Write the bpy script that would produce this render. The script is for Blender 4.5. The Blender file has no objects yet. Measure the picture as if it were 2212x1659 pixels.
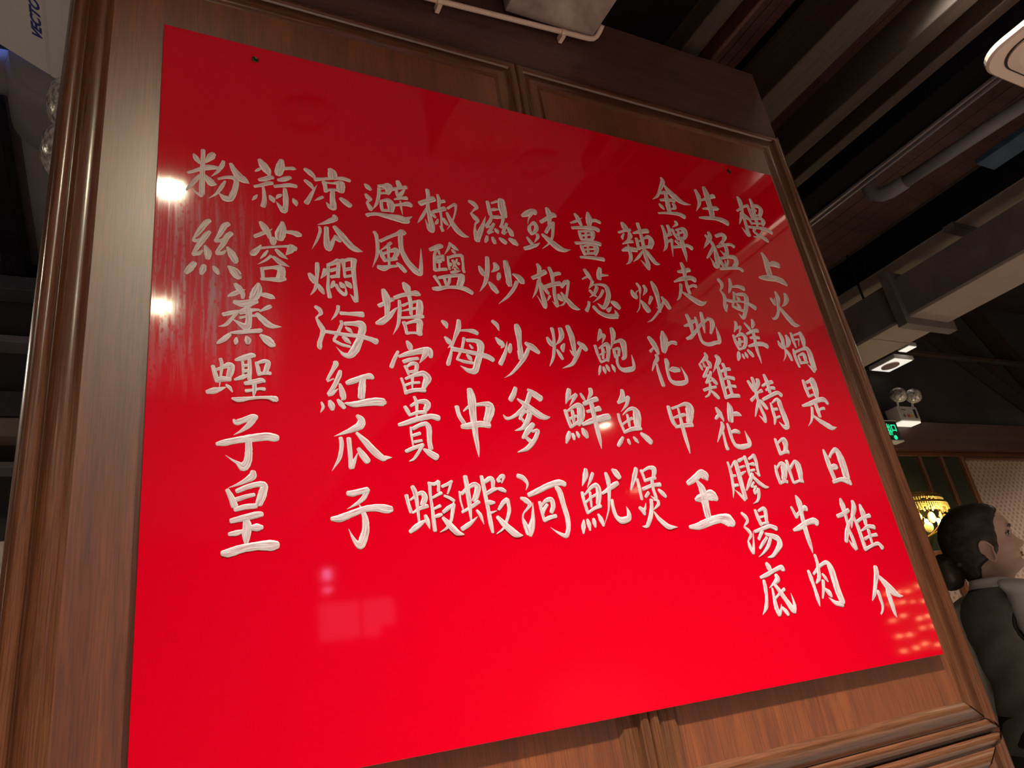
import bpy, bmesh, math, random
from mathutils import Vector, Matrix, noise as mnoise

# ------------------------------------------------------------------ camera, world, exposure
SC = bpy.context.scene
COL = SC.collection
cam_d = bpy.data.cameras.new('camera')
cam_d.sensor_width = 36.0
cam_d.lens = 25.6164
cam_d.clip_start = 0.02
cam = bpy.data.objects.new('camera', cam_d)
COL.objects.link(cam)
RM = Matrix(((0.8874522664753818, -0.04975797122896918, -0.4582058696992925),
             (-0.4357745604182457, -0.4143419428629304, -0.7990126950661404),
             (-0.15009665958972146, 0.9087600886283186, -0.3893919543291285)))
mw = RM.to_4x4(); mw.translation = Vector((0.0, 0.0, 1.3))
cam.matrix_world = mw
SC.camera = cam

wd = bpy.data.worlds.new('world'); SC.world = wd
wd.use_nodes = True
wd.node_tree.nodes['Background'].inputs[0].default_value = (0.30, 0.25, 0.27, 1)
wd.node_tree.nodes['Background'].inputs[1].default_value = 0.25

SC.view_settings.view_transform = 'Standard'
SC.view_settings.look = 'None'
SC.view_settings.exposure = 0.0
SC.view_settings.gamma = 1.0
SC.view_settings.use_curve_mapping = False
SC.cycles.max_bounces = 6
SC.cycles.sample_clamp_indirect = 4.0
SC.cycles.use_denoising = True

def lamp(name, kind, loc, target, power, color=(1, .93, .82), radius=.04, size=60, blend=1.0):
    d = bpy.data.lights.new(name, kind)
    d.energy = power; d.color = color; d.shadow_soft_size = radius
    if kind == 'SPOT':
        d.spot_size = math.radians(size); d.spot_blend = blend
    o = bpy.data.objects.new(name, d); COL.objects.link(o)
    o.location = loc
    o.rotation_euler = (Vector(target) - Vector(loc)).to_track_quat('-Z', 'Y').to_euler()
    return o

# the two ceiling spotlights that light the menu board (their black housings are built further down)
SPOTS = tuple(((x, .30, 2.99), (x, .30 - .281, 0.99)) for x in (.42, 1.22))
for pos, aim in SPOTS:
    lamp('board_spot_light', 'SPOT', pos, aim, 570, (1, .95, .87), .05, 90, 1.0)

# ------------------------------------------------------------------ materials
def mat(name, base, rough=.5, spec=.5, metal=0.0, emit=None, estr=0.0, coat=0.0, coat_r=.1):
    m = bpy.data.materials.new(name); m.use_nodes = True
    b = m.node_tree.nodes['Principled BSDF']
    b.inputs['Base Color'].default_value = (*base, 1)
    b.inputs['Roughness'].default_value = rough
    b.inputs['Specular IOR Level'].default_value = spec
    b.inputs['Metallic'].default_value = metal
    b.inputs['Coat Weight'].default_value = coat
    b.inputs['Coat Roughness'].default_value = coat_r
    if coat: b.inputs['Coat IOR'].default_value = 1.65 + (coat_r > .3) * .4
    if emit:
        b.inputs['Emission Color'].default_value = (*emit, 1)
        b.inputs['Emission Strength'].default_value = estr
    return m

class NT:
    def __init__(s, m):
        s.t = m.node_tree; s.b = s.t.nodes['Principled BSDF']
    def n(s, typ, **kw):
        x = s.t.nodes.new(typ)
        for k, v in kw.items():
            if k.startswith('i_'): x.inputs[k[2:]].default_value = v
            else: setattr(x, k, v)
        return x
    def l(s, a, b): s.t.links.new(a, b)
    def ramp(s, src, stops):
        r = s.n('ShaderNodeValToRGB')
        e = r.color_ramp.elements
        while len(e) < len(stops): e.new(.5)
        for el, (p, c) in zip(e, stops):
            el.position = p; el.color = (*c, 1) if len(c) == 3 else c
        s.l(src, r.inputs[0]); return r
    def mapped(s, scale, rot=(0, 0, 0), coord='Object'):
        tc = s.n('ShaderNodeTexCoord'); mp = s.n('ShaderNodeMapping')
        mp.inputs['Scale'].default_value = scale; mp.inputs['Rotation'].default_value = rot
        s.l(tc.outputs[coord], mp.inputs[0]); return mp.outputs[0]
    def noise(s, vec, scale=1, detail=4, rough=.55, dist=0):
        x = s.n('ShaderNodeTexNoise')
        x.inputs['Scale'].default_value = scale; x.inputs['Detail'].default_value = detail
        x.inputs['Roughness'].default_value = rough; x.inputs['Distortion'].default_value = dist
        s.l(vec, x.inputs['Vector']); return x.outputs['Fac']
    def bump(s, h, strength=.2, dist=.002):
        x = s.n('ShaderNodeBump'); x.inputs['Strength'].default_value = strength
        x.inputs['Distance'].default_value = dist
        s.l(h, x.inputs['Height']); s.l(x.outputs[0], s.b.inputs['Normal'])
    def mix(s, fac, a, b):
        x = s.n('ShaderNodeMix', data_type='RGBA')
        for v, k in ((fac, 0), (a, 6), (b, 7)):
            if hasattr(v, 'links'): s.l(v, x.inputs[k])
            elif k == 0: x.inputs[0].default_value = v
            else: x.inputs[k].default_value = (*v, 1)
        return x.outputs[2]

def wood(name, axis, dark, mid, light, rough=.34, coat=1.0, coat_r=.20):
    """varnished wood, grain running along the given axis"""
    m = mat(name, mid, rough, .5, coat=coat, coat_r=coat_r)
    k = NT(m)
    sc = [38, 38, 38]; sc[axis] = 1.6
    v = k.mapped(sc)
    n1 = k.noise(v, 1.0, 6, .6, .6)
    sc2 = [7, 7, 7]; sc2[axis] = .5
    n2 = k.noise(k.mapped(sc2), 1.0, 3, .5, 1.2)
    sc3 = [620, 620, 620]; sc3[axis] = 16
    n3 = k.noise(k.mapped(sc3), 1.0, 2, .5)
    r1 = k.ramp(n1, [(.30, dark), (.52, mid), (.72, light)])
    r2 = k.ramp(n2, [(.32, tuple(c * .62 for c in mid)), (.6, light)])
    c = k.mix(.45, r1.outputs[0], r2.outputs[0])
    r3 = k.ramp(n3, [(.40, (.55, .52, .5)), (.56, (1, 1, 1))])
    mu = k.n('ShaderNodeMix', data_type='RGBA', blend_type='MULTIPLY')
    mu.inputs[0].default_value = .8
    k.l(c, mu.inputs[6]); k.l(r3.outputs[0], mu.inputs[7])
    k.l(mu.outputs[2], k.b.inputs['Base Color'])
    k.bump(n3, .22, .0006)
    return m

WD = ((.064, .021, .009), (.145, .048, .019), (.225, .082, .032))
wood_v = wood('wood_vertical', 2, *WD)
wood_h = wood('wood_horizontal', 0, *WD)
wood_field = wood('wood_veneer', 2, (.095, .019, .005), (.205, .042, .009), (.31, .080, .014), .45, .9, .36)
wood_dark = wood('wood_dark', 0, (.045, .020, .018), (.090, .038, .034), (.135, .058, .048), .45, .2)
wood_joist = wood('wood_joist', 1, (.011, .0065, .005), (.027, .015, .010), (.045, .027, .017), .6, .05)
wood_pale = wood('wood_joist_pale', 1, (.026, .017, .013), (.05, .033, .024), (.075, .051, .037), .6, .05)
wood_cornice = wood('wood_cornice', 0, (.035, .012, .009), (.075, .024, .016), (.11, .035, .022), .5, .1)

def red_board():
    m = mat('red_acrylic', (.72, .0003, .0145), .05, .45)
    k = NT(m)
    tc = k.n('ShaderNodeTexCoord'); sp = k.n('ShaderNodeSeparateXYZ')
    k.l(tc.outputs['Object'], sp.inputs[0])
    # wiped paint smear on the left edge, below the upper corner
    def band(out, lo, hi, soft):
        a = k.n('ShaderNodeMapRange', interpolation_type='SMOOTHSTEP')
        a.inputs[1].default_value = lo - soft; a.inputs[2].default_value = lo + soft
        b = k.n('ShaderNodeMapRange', interpolation_type='SMOOTHSTEP')
        b.inputs[1].default_value = hi - soft; b.inputs[2].default_value = hi + soft
        b.inputs[3].default_value = 1; b.inputs[4].default_value = 0
        k.l(out, a.inputs[0]); k.l(out, b.inputs[0])
        q = k.n('ShaderNodeMath', operation='MULTIPLY'); k.l(a.outputs[0], q.inputs[0]); k.l(b.outputs[0], q.inputs[1])
        return q.outputs[0]
    bx = band(sp.outputs[0], -.05, .135, .07); bz = band(sp.outputs[2], .56, .84, .09)
    area = k.n('ShaderNodeMath', operation='MULTIPLY'); k.l(bx, area.inputs[0]); k.l(bz, area.inputs[1])
    streak = k.noise(k.mapped((95, 1, 5.5), (0, .22, 0)), 1, 5, .62, .5)
    blot = k.n('ShaderNodeTexVoronoi', i_Scale=170.0)
    k.l(k.mapped((1, 1, .55)), blot.inputs['Vector'])
    rs = k.ramp(streak, [(.46, (0, 0, 0)), (.66, (1, 1, 1))])
    rb = k.ramp(blot.outputs['Distance'], [(.18, (.25, .25, .25)), (.42, (1, 1, 1))])
    w = k.n('ShaderNodeMath', operation='MULTIPLY'); k.l(rs.outputs[0], w.inputs[0]); k.l(rb.outputs[0], w.inputs[1])
    w2 = k.n('ShaderNodeMath', operation='MULTIPLY'); wa = k.n('ShaderNodeMath', operation='MULTIPLY_ADD'); wa.inputs[1].default_value = .78; wa.inputs[2].default_value = .22
    k.l(w.outputs[0], wa.inputs[0]); k.l(wa.outputs[0], w2.inputs[0]); k.l(area.outputs[0], w2.inputs[1])
    w3 = k.n('ShaderNodeMath', operation='MULTIPLY', i_Value=.55)
    k.l(w2.outputs[0], w3.inputs[0]); w3.inputs[1].default_value = .95
    c = k.mix(w3.outputs[0], (.72, .0003, .0145), (.50, .30, .34))
    k.l(c, k.b.inputs['Base Color'])
    rr = k.n('ShaderNodeMapRange'); rr.inputs[3].default_value = .05; rr.inputs[4].default_value = .12
    k.l(w2.outputs[0], rr.inputs[0]); k.l(rr.outputs[0], k.b.inputs['Roughness'])
    k.bump(w2.outputs[0], .03, .0003)
    return m
red = red_board()

def brush_paint():
    m = mat('white_brush_paint', (.86, .86, .82), .38, .5)
    k = NT(m)
    uv = k.n('ShaderNodeUVMap'); mp = k.n('ShaderNodeMapping')
    mp.inputs['Scale'].default_value = (.42, 9, 1)
    k.l(uv.outputs[0], mp.inputs[0])
    n = k.noise(mp.outputs[0], 1.0, 4, .6, .25)
    sp = k.n('ShaderNodeSeparateXYZ'); k.l(uv.outputs[0], sp.inputs[0])
    # thicker paint collects along both edges of a stroke: v is taken modulo 1
    fr = k.n('ShaderNodeMath', operation='FRACT'); k.l(sp.outputs[1], fr.inputs[0])
    d = k.n('ShaderNodeMath', operation='SUBTRACT'); k.l(fr.outputs[0], d.inputs[0]); d.inputs[1].default_value = .5
    ab = k.n('ShaderNodeMath', operation='ABSOLUTE'); k.l(d.outputs[0], ab.inputs[0])
    ed = k.n('ShaderNodeMapRange'); ed.inputs[1].default_value = .30; ed.inputs[2].default_value = .44
    k.l(ab.outputs[0], ed.inputs[0])
    r = k.ramp(n, [(.34, (.50, .19, .23)), (.46, (.70, .50, .52)), (.58, (.84, .80, .77)), (.75, (.88, .88, .84))])
    c = k.mix(ed.outputs[0], r.outputs[0], (.89, .89, .85))
    k.l(c, k.b.inputs['Base Color'])
    k.bump(n, .35, .0008)
    return m
paint = brush_paint()

def speckled(name, a, b, scale=6, rough=.7, det=5, bump=.1):
    m = mat(name, a, rough, .3); k = NT(m)
    n = k.noise(k.mapped((1, 1, 1)), scale, det, .6, .3)
    r = k.ramp(n, [(.36, a), (.64, b)]); k.l(r.outputs[0], k.b.inputs['Base Color'])
    k.bump(n, bump, .003); return m
plaster = speckled('stained_plaster', (.20, .15, .14), (.44, .35, .32), 7, .8, 6)
soffit_m = speckled('grey_soffit_paint', (.26, .24, .28), (.30, .28, .33), 1.2, .85)
roof_m = speckled('dark_roof_board', (.018, .014, .015), (.034, .027, .026), 2, .85)
dark_wall = speckled('charcoal_wall_paint', (.030, .029, .028), (.045, .043, .041), 1.5, .8)
room_wall = speckled('warm_wall_paint', (.10, .06, .05), (.15, .09, .075), 1.0, .8)
floor_m = speckled('floor_tile', (.27, .22, .19), (.33, .27, .23), 3, .4)
duct_m = speckled('galvanised_duct', (.34, .28, .25), (.42, .35, .31), 1.6, .55)
duct_dk = speckled('duct_flange_and_side_shade', (.14, .12, .125), (.20, .17, .175), 4, .5)
pipe_m = speckled('grey_pipe_paint', (.15, .14, .155), (.19, .18, .195), 3, .6)
black = mat('black_paint', (.012, .011, .013), .35)
track_m = mat('black_gloss_rail', (.005, .004, .006), .7, .05)
rail_m = mat('grey_highlight_and_trim', (.16, .14, .15), .35)
steel = mat('steel', (.35, .33, .33), .3, metal=1.0)
brass_screw = mat('dark_screw', (.10, .075, .045), .4, metal=1.0)
conduit_m = mat('cream_conduit', (.62, .46, .40), .5)
white_pl = speckled('white_plastic', (.56, .55, .56), (.62, .61, .62), 2, .45, 2, 0)
cream_pl = mat('cream_plastic', (.84, .68, .59), .45)
blue_ink = mat('blue_ink', (.015, .03, .24), .5)
blue_sheet = speckled('blue_plastic_sheet', (.03, .06, .10), (.05, .09, .14), 8, .4)
chrome = speckled('lamp_reflector', (.30, .28, .27), (.88, .86, .83), 70, .2, 2, .6)
for nd in chrome.node_tree.nodes:
    if nd.type == 'BSDF_PRINCIPLED': nd.inputs['Metallic'].default_value = .35
glass_clear = mat('clear_lens', (.9, .9, .92), .05)
glass_clear.node_tree.nodes['Principled BSDF'].inputs['Transmission Weight'].default_value = .9
glass_dark = mat('dark_green_glass', (.030, .036, .022), .12, .6)
lamp_on = mat('lamp_glow', (1, .95, .85), .5, emit=(1, .88, .60), estr=240)
lamp_cone = mat('lamp_cone', (.86, .80, .68), .4)
led_on = mat('led_panel_glow', (.9, .88, .8), .5, emit=(1, .95, .84), estr=.75)
green_on = mat('exit_green_glow', (0, .3, .15), .5, emit=(.02, .85, .36), estr=1.0)
blue_on = mat('screen_glow', (.2, .25, .6), .5, emit=(.42, .45, 1.0), estr=9)
window_on = mat('dusk_window_glow', (.2, .2, .3), .4, emit=(.8, .45, .8), estr=.7)
gold = mat('polished_gold', (.80, .52, .13), .25, metal=1.0)
crystal = mat('amber_crystal', (.95, .72, .22), .12, emit=(1, .62, .10), estr=.28)
bulb_on = mat('bulb_glow', (1, .9, .6), .3, emit=(1, .84, .40), estr=28)
bulb_small = mat('small_bulb_glow', (1, .8, .5), .3, emit=(1, .66, .28), estr=30)

def wallpaper():
    m = mat('patterned_wallpaper', (.2, .13, .10), .7, .3); k = NT(m)
    v = k.mapped((25, 1, 25), (0, .785, 0))
    vo = k.n('ShaderNodeTexVoronoi', i_Scale=1.0, i_Randomness=.12); k.l(v, vo.inputs['Vector'])
    n = k.noise(k.mapped((90, 1, 90)), 1, 2, .5)
    ad = k.n('ShaderNodeMath', operation='MULTIPLY_ADD'); ad.inputs[1].default_value = .55
    k.l(n, ad.inputs[0]); k.l(vo.outputs['Distance'], ad.inputs[2])
    r = k.ramp(ad.outputs[0], [(.48, (.21, .135, .10)), (.60, (.33, .22, .175)), (.80, (.36, .245, .195))])
    k.l(r.outputs[0], k.b.inputs['Base Color']); return m
wallp = wallpaper()

skin_m = speckled('skin', (.56, .37, .31), (.60, .40, .335), 18, .5, 2, .02)
hair_m = mat('black_hair', (.020, .015, .012), .42); 
_k = NT(hair_m); _n = _k.noise(_k.mapped((30, 160, 90)), 1, 3, .6, .4)
_r = _k.ramp(_n, [(.35, (.018, .013, .009)), (.7, (.050, .037, .027))]); _k.l(_r.outputs[0], _k.b.inputs['Base Color']); _k.bump(_n, .4, .002)
vest_m = speckled('dark_grey_cloth', (.17, .165, .15), (.205, .20, .185), 40, .75, 3, .1)
trim_m = mat('black_piping', (.02, .019, .018), .6)
blouse_m = speckled('white_blouse_cloth', (.62, .60, .60), (.70, .68, .67), 12, .7, 3, .2)
trouser_m = speckled('black_trouser_cloth', (.03, .028, .03), (.04, .037, .04), 20, .8)
lip_m = mat('lip_colour', (.30, .10, .09), .4)
eye_m = mat('eye_dark', (.02, .015, .012), .15)
eyew_m = mat('eye_white', (.32, .27, .24), .3)
brow_m = mat('eyebrow_hair', (.075, .045, .035), .7)
shoe_m = mat('black_shoe', (.02, .02, .02), .3)

# ------------------------------------------------------------------ geometry helpers
def obj(name, bm, m, parent=None, smooth=False):
    me = bpy.data.meshes.new(name); bmesh.ops.recalc_face_normals(bm, faces=bm.faces[:])
    bm.to_mesh(me); bm.free()
    if smooth:
        for p in me.polygons: p.use_smooth = True
    me.materials.append(m)
    o = bpy.data.objects.new(name, me); COL.objects.link(o)
    if parent: o.parent = parent
    return o

def thing(name, label, cat, loc=(0, 0, 0), rotz=0, group=None):
    o = bpy.data.objects.new(name, None); COL.objects.link(o)
    o.location = loc; o.rotation_euler = (0, 0, rotz); o.empty_display_size = .05
    return tag(o, label, cat, group)

def tag(o, label, cat, group=None):
    o['label'] = label; o['category'] = cat
    if group: o['group'] = group
    return o

def struct(o):
    o['kind'] = 'structure'; return o

def dup(root, loc, rotz=None, label=None):
    r = root.copy(); COL.objects.link(r); r.location = loc
    if rotz is not None: r.rotation_euler = (0, 0, rotz)
    if label: r['label'] = label
    for ch in list(root.children):
        c = ch.copy(); COL.objects.link(c); c.parent = r
        for g in list(ch.children):
            d = g.copy(); COL.objects.link(d); d.parent = c
    return r

def NB(): return bmesh.new()

def box(bm, a, b, bev=0.0):
    vs = [bm.verts.new((x, y, z)) for x in (a[0], b[0]) for y in (a[1], b[1]) for z in (a[2], b[2])]
    fs = [bm.faces.new([vs[i] for i in q]) for q in ((0, 1, 3, 2), (4, 6, 7, 5), (0, 4, 5, 1), (2, 3, 7, 6), (0, 2, 6, 4), (1, 5, 7, 3))]
    if bev:
        es = list({e for f in fs for e in f.edges})
        bmesh.ops.bevel(bm, geom=es, offset=bev, segments=2, affect='EDGES', profile=.5)
    return bm

def tube(bm, pts, r, n=16, caps=True):
    pts = [Vector(p) for p in pts]; rings = []
    rr = r if isinstance(r, (list, tuple)) else [r] * len(pts)
    up = None
    for i, p in enumerate(pts):
        d = (pts[min(i + 1, len(pts) - 1)] - pts[max(i - 1, 0)]).normalized()
        if up is None:
            up = d.orthogonal().normalized()
        up = (up - d * up.dot(d)).normalized(); s = d.cross(up)
        rings.append([bm.verts.new(p + (up * math.cos(2 * math.pi * j / n) + s * math.sin(2 * math.pi * j / n)) * rr[i]) for j in range(n)])
    for a, b in zip(rings, rings[1:]):
        for j in range(n): bm.faces.new((a[j], a[(j + 1) % n], b[(j + 1) % n], b[j]))
    if caps: bm.faces.new(rings[0][::-1]); bm.faces.new(rings[-1])
    return bm

def lathe(bm, prof, n=32, c=(0, 0, 0), sx=1, sy=1, caps=(False, False)):
    rings = [[bm.verts.new((c[0] + r * sx * math.cos(2 * math.pi * j / n), c[1] + r * sy * math.sin(2 * math.pi * j / n), c[2] + z)) for j in range(n)] for r, z in prof]
    for a, b in zip(rings, rings[1:]):
        for j in range(n): bm.faces.new((a[j], a[(j + 1) % n], b[(j + 1) % n], b[j]))
    if caps[0]: bm.faces.new(rings[0][::-1])
    if caps[1]: bm.faces.new(rings[-1])
    return bm

def loft(bm, rings, close=(True, True)):
    rs = [[bm.verts.new(p) for p in r] for r in rings]; n = len(rs[0])
    for a, b in zip(rs, rs[1:]):
        for j in range(n): bm.faces.new((a[j], a[(j + 1) % n], b[(j + 1) % n], b[j]))
    if close[0]: bm.faces.new(rs[0][::-1])
    if close[1]: bm.faces.new(rs[-1])
    return bm

def sphere(bm, c, r, seg=20, rings=12, s=(1, 1, 1)):
    bmesh.ops.create_uvsphere(bm, u_segments=seg, v_segments=rings, radius=r,
                              matrix=Matrix.Translation(c) @ Matrix.Diagonal((*s, 1)))
    return bm

def extrude_poly(bm, poly, axis, a, b):
    """poly: 2-D outline; axis 0/1/2 = direction of extrusion"""
    def P(u, v, w):
        return {0: (w, u, v), 1: (u, w, v), 2: (u, v, w)}[axis]
    A = [bm.verts.new(P(u, v, a)) for u, v in poly]; B = [bm.verts.new(P(u, v, b)) for u, v in poly]
    n = len(poly)
    for j in range(n): bm.faces.new((A[j], A[(j + 1) % n], B[(j + 1) % n], B[j]))
    bm.faces.new(A[::-1]); bm.faces.new(B); return bm

def wobj(name, bm, m, parent, smooth=False):
    """part given in world coordinates under a thing placed elsewhere"""
    o = obj(name, bm, m, parent, smooth)
    o.matrix_parent_inverse = (Matrix.Translation(parent.location) @ Matrix.Rotation(parent.rotation_euler.z, 4, 'Z')).inverted()
    return o

# ------------------------------------------------------------------ the panelled wall
XL, XR, ZT = -0.1216, 1.536, 2.828
FY = 1.012                                   # plane of the recessed veneer fields
bm = NB(); box(bm, (XL + .004, FY + .004, 0), (XR - .004, 1.20, ZT - .002))
wall = struct(obj('wall_center', bm, wood_v))

bm = NB(); box(bm, (XL + .001, FY - .004, 2.589), (XR - .001, FY + .005, ZT), .002)
obj('frieze', bm, wood_dark, wall)

# profile of the moulded frames: distance in from the outer edge, and depth
def bead(w, top, base, n=7):
    return [(0, base)] + [(w / 2 - w / 2 * math.cos(math.pi * i / n), base - (base - top) * math.sin(math.pi * i / n) ** .7) for i in range(1, n)] + [(w, base)]
PROF = bead(.019, FY - .0085, FY - .002) + [(.0205, FY - .0015), (.0225, FY - .0045), (.048, FY - .0045), (.0505, FY - .0030), (.0545, FY - .0012), (.058, FY)]
BIG = bead(.020, FY - .014, FY - .002, 9) + [(.0212, FY - .001), (.0235, FY - .0065), (.0470, FY - .0075), (.0500, FY - .004), (.0545, FY - .001), (.058, FY)]
BIGR = bead(.021, FY - .0138, FY - .002, 9) + [(.0222, FY - .001), (.0240, FY - .0065), (.0470, FY - .0065), (.0500, FY - .004), (.0545, FY - .001), (.058, FY)]

def moulded_frame(x0, x1, z0, z1, left=PROF, right=PROF, top=PROF, bottom=PROF, rs=1.0):
    """four mitred moulding strips (each its own part) and the veneer field inside"""
    def strip(side, prof, m):
        b = NB(); A = []; B = []
        for i, (d, y) in enumerate(prof):
            dl = left[min(i, len(left) - 1)][0]; dr = right[min(i, len(right) - 1)][0] * rs
            dt = top[min(i, len(top) - 1)][0]; db = bottom[min(i, len(bottom) - 1)][0]
            if side == 'l':
                k = d; A.append((x0 + k, y, z0 + k)); B.append((x0 + k, y, z1 - k))
            elif side == 'r':
                k = d; A.append((x1 - k * rs, y, z0 + k)); B.append((x1 - k * rs, y, z1 - k))
            elif side == 't':
                k = d; A.append((x0 + k, y, z1 - k)); B.append((x1 - k * rs, y, z1 - k))
            else:
                k = d; A.append((x0 + k, y, z0 + k)); B.append((x1 - k * rs, y, z0 + k))
        A = [b.verts.new(p) for p in A]; B = [b.verts.new(p) for p in B]
        for i in range(len(A) - 1): b.faces.new((A[i], A[i + 1], B[i + 1], B[i]))
        return obj('moulding', b, m, wall, True)
    strip('l', left, wood_v); strip('r', right, wood_v); strip('t', top, wood_h); strip('b', bottom, wood_h)
    b = NB(); box(b, (x0 + .057, FY - .0002, z0 + .057), (x1 - .057 * rs, FY + .004, z1 - .057))
    obj('veneer_field', b, wood_field, wall)

MX = 0.7185
moulded_frame(XL, MX, 1.101, 2.590, left=BIG)
moulded_frame(MX, XR, 1.101, 2.590, right=BIGR, rs=1.25)
moulded_frame(XL, MX, .10, 1.0945, left=BIG)
moulded_frame(MX, XR, .10, 1.0945, right=BIGR, rs=1.25)
bm = NB(); box(bm, (XL, FY - .012, 0), (XR, FY + .004, .098), .004)
obj('plinth', bm, wood_h, wall)
# rounded outer corner post on the left
bm = NB(); tube(bm, [(XL + .006, FY + .006, 0.05), (XL + .006, FY + .006, ZT)], .012, 16)
obj('corner_bead', bm, wood_v, wall, True)
# two hardened varnish drips and dents on the panelling are left to the wood bump

# ------------------------------------------------------------------ the red menu board with its brush-painted dishes
BX, BZ, BW, BH = 0.0127, 1.2475, 1.4315, 1.1867
board = thing('menu_board', 'large glossy red menu board with white brush-painted Chinese dishes, screwed to the wood panelling', 'menu board', (BX, 1.0, BZ))
bm = NB(); box(bm, (0, 0, 0), (BW, .004, BH), .0006)
obj('panel', bm, red, board)
for sx, sz in ((.1476, 1.1545), (1.2767, 1.1632)):
    bm = NB(); c = (sx, -.0004, sz)
    # countersunk head with a cross slot
    rings = []
    for r, y in ((.0066, 0), (.0062, -.0011), (.0045, -.0017), (.0022, -.0012), (.0016, -.0003)):
        rings.append([(c[0] + r * math.cos(a), c[1] + y, c[2] + r * math.sin(a)) for a in [2 * math.pi * j / 20 for j in range(20)]])
    loft(bm, rings, (False, True))
    for ang in (.4, .4 + math.pi / 2):
        d = Vector((math.cos(ang), 0, math.sin(ang))) * .0042
        tube(bm, [Vector(c) + Vector((0, -.0018, 0)) - d, Vector(c) + Vector((0, -.0018, 0)) + d], .0006, 5)
    s = obj('screw', bm, brass_screw, board); s['label'] = 'small dark screw head'

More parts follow.
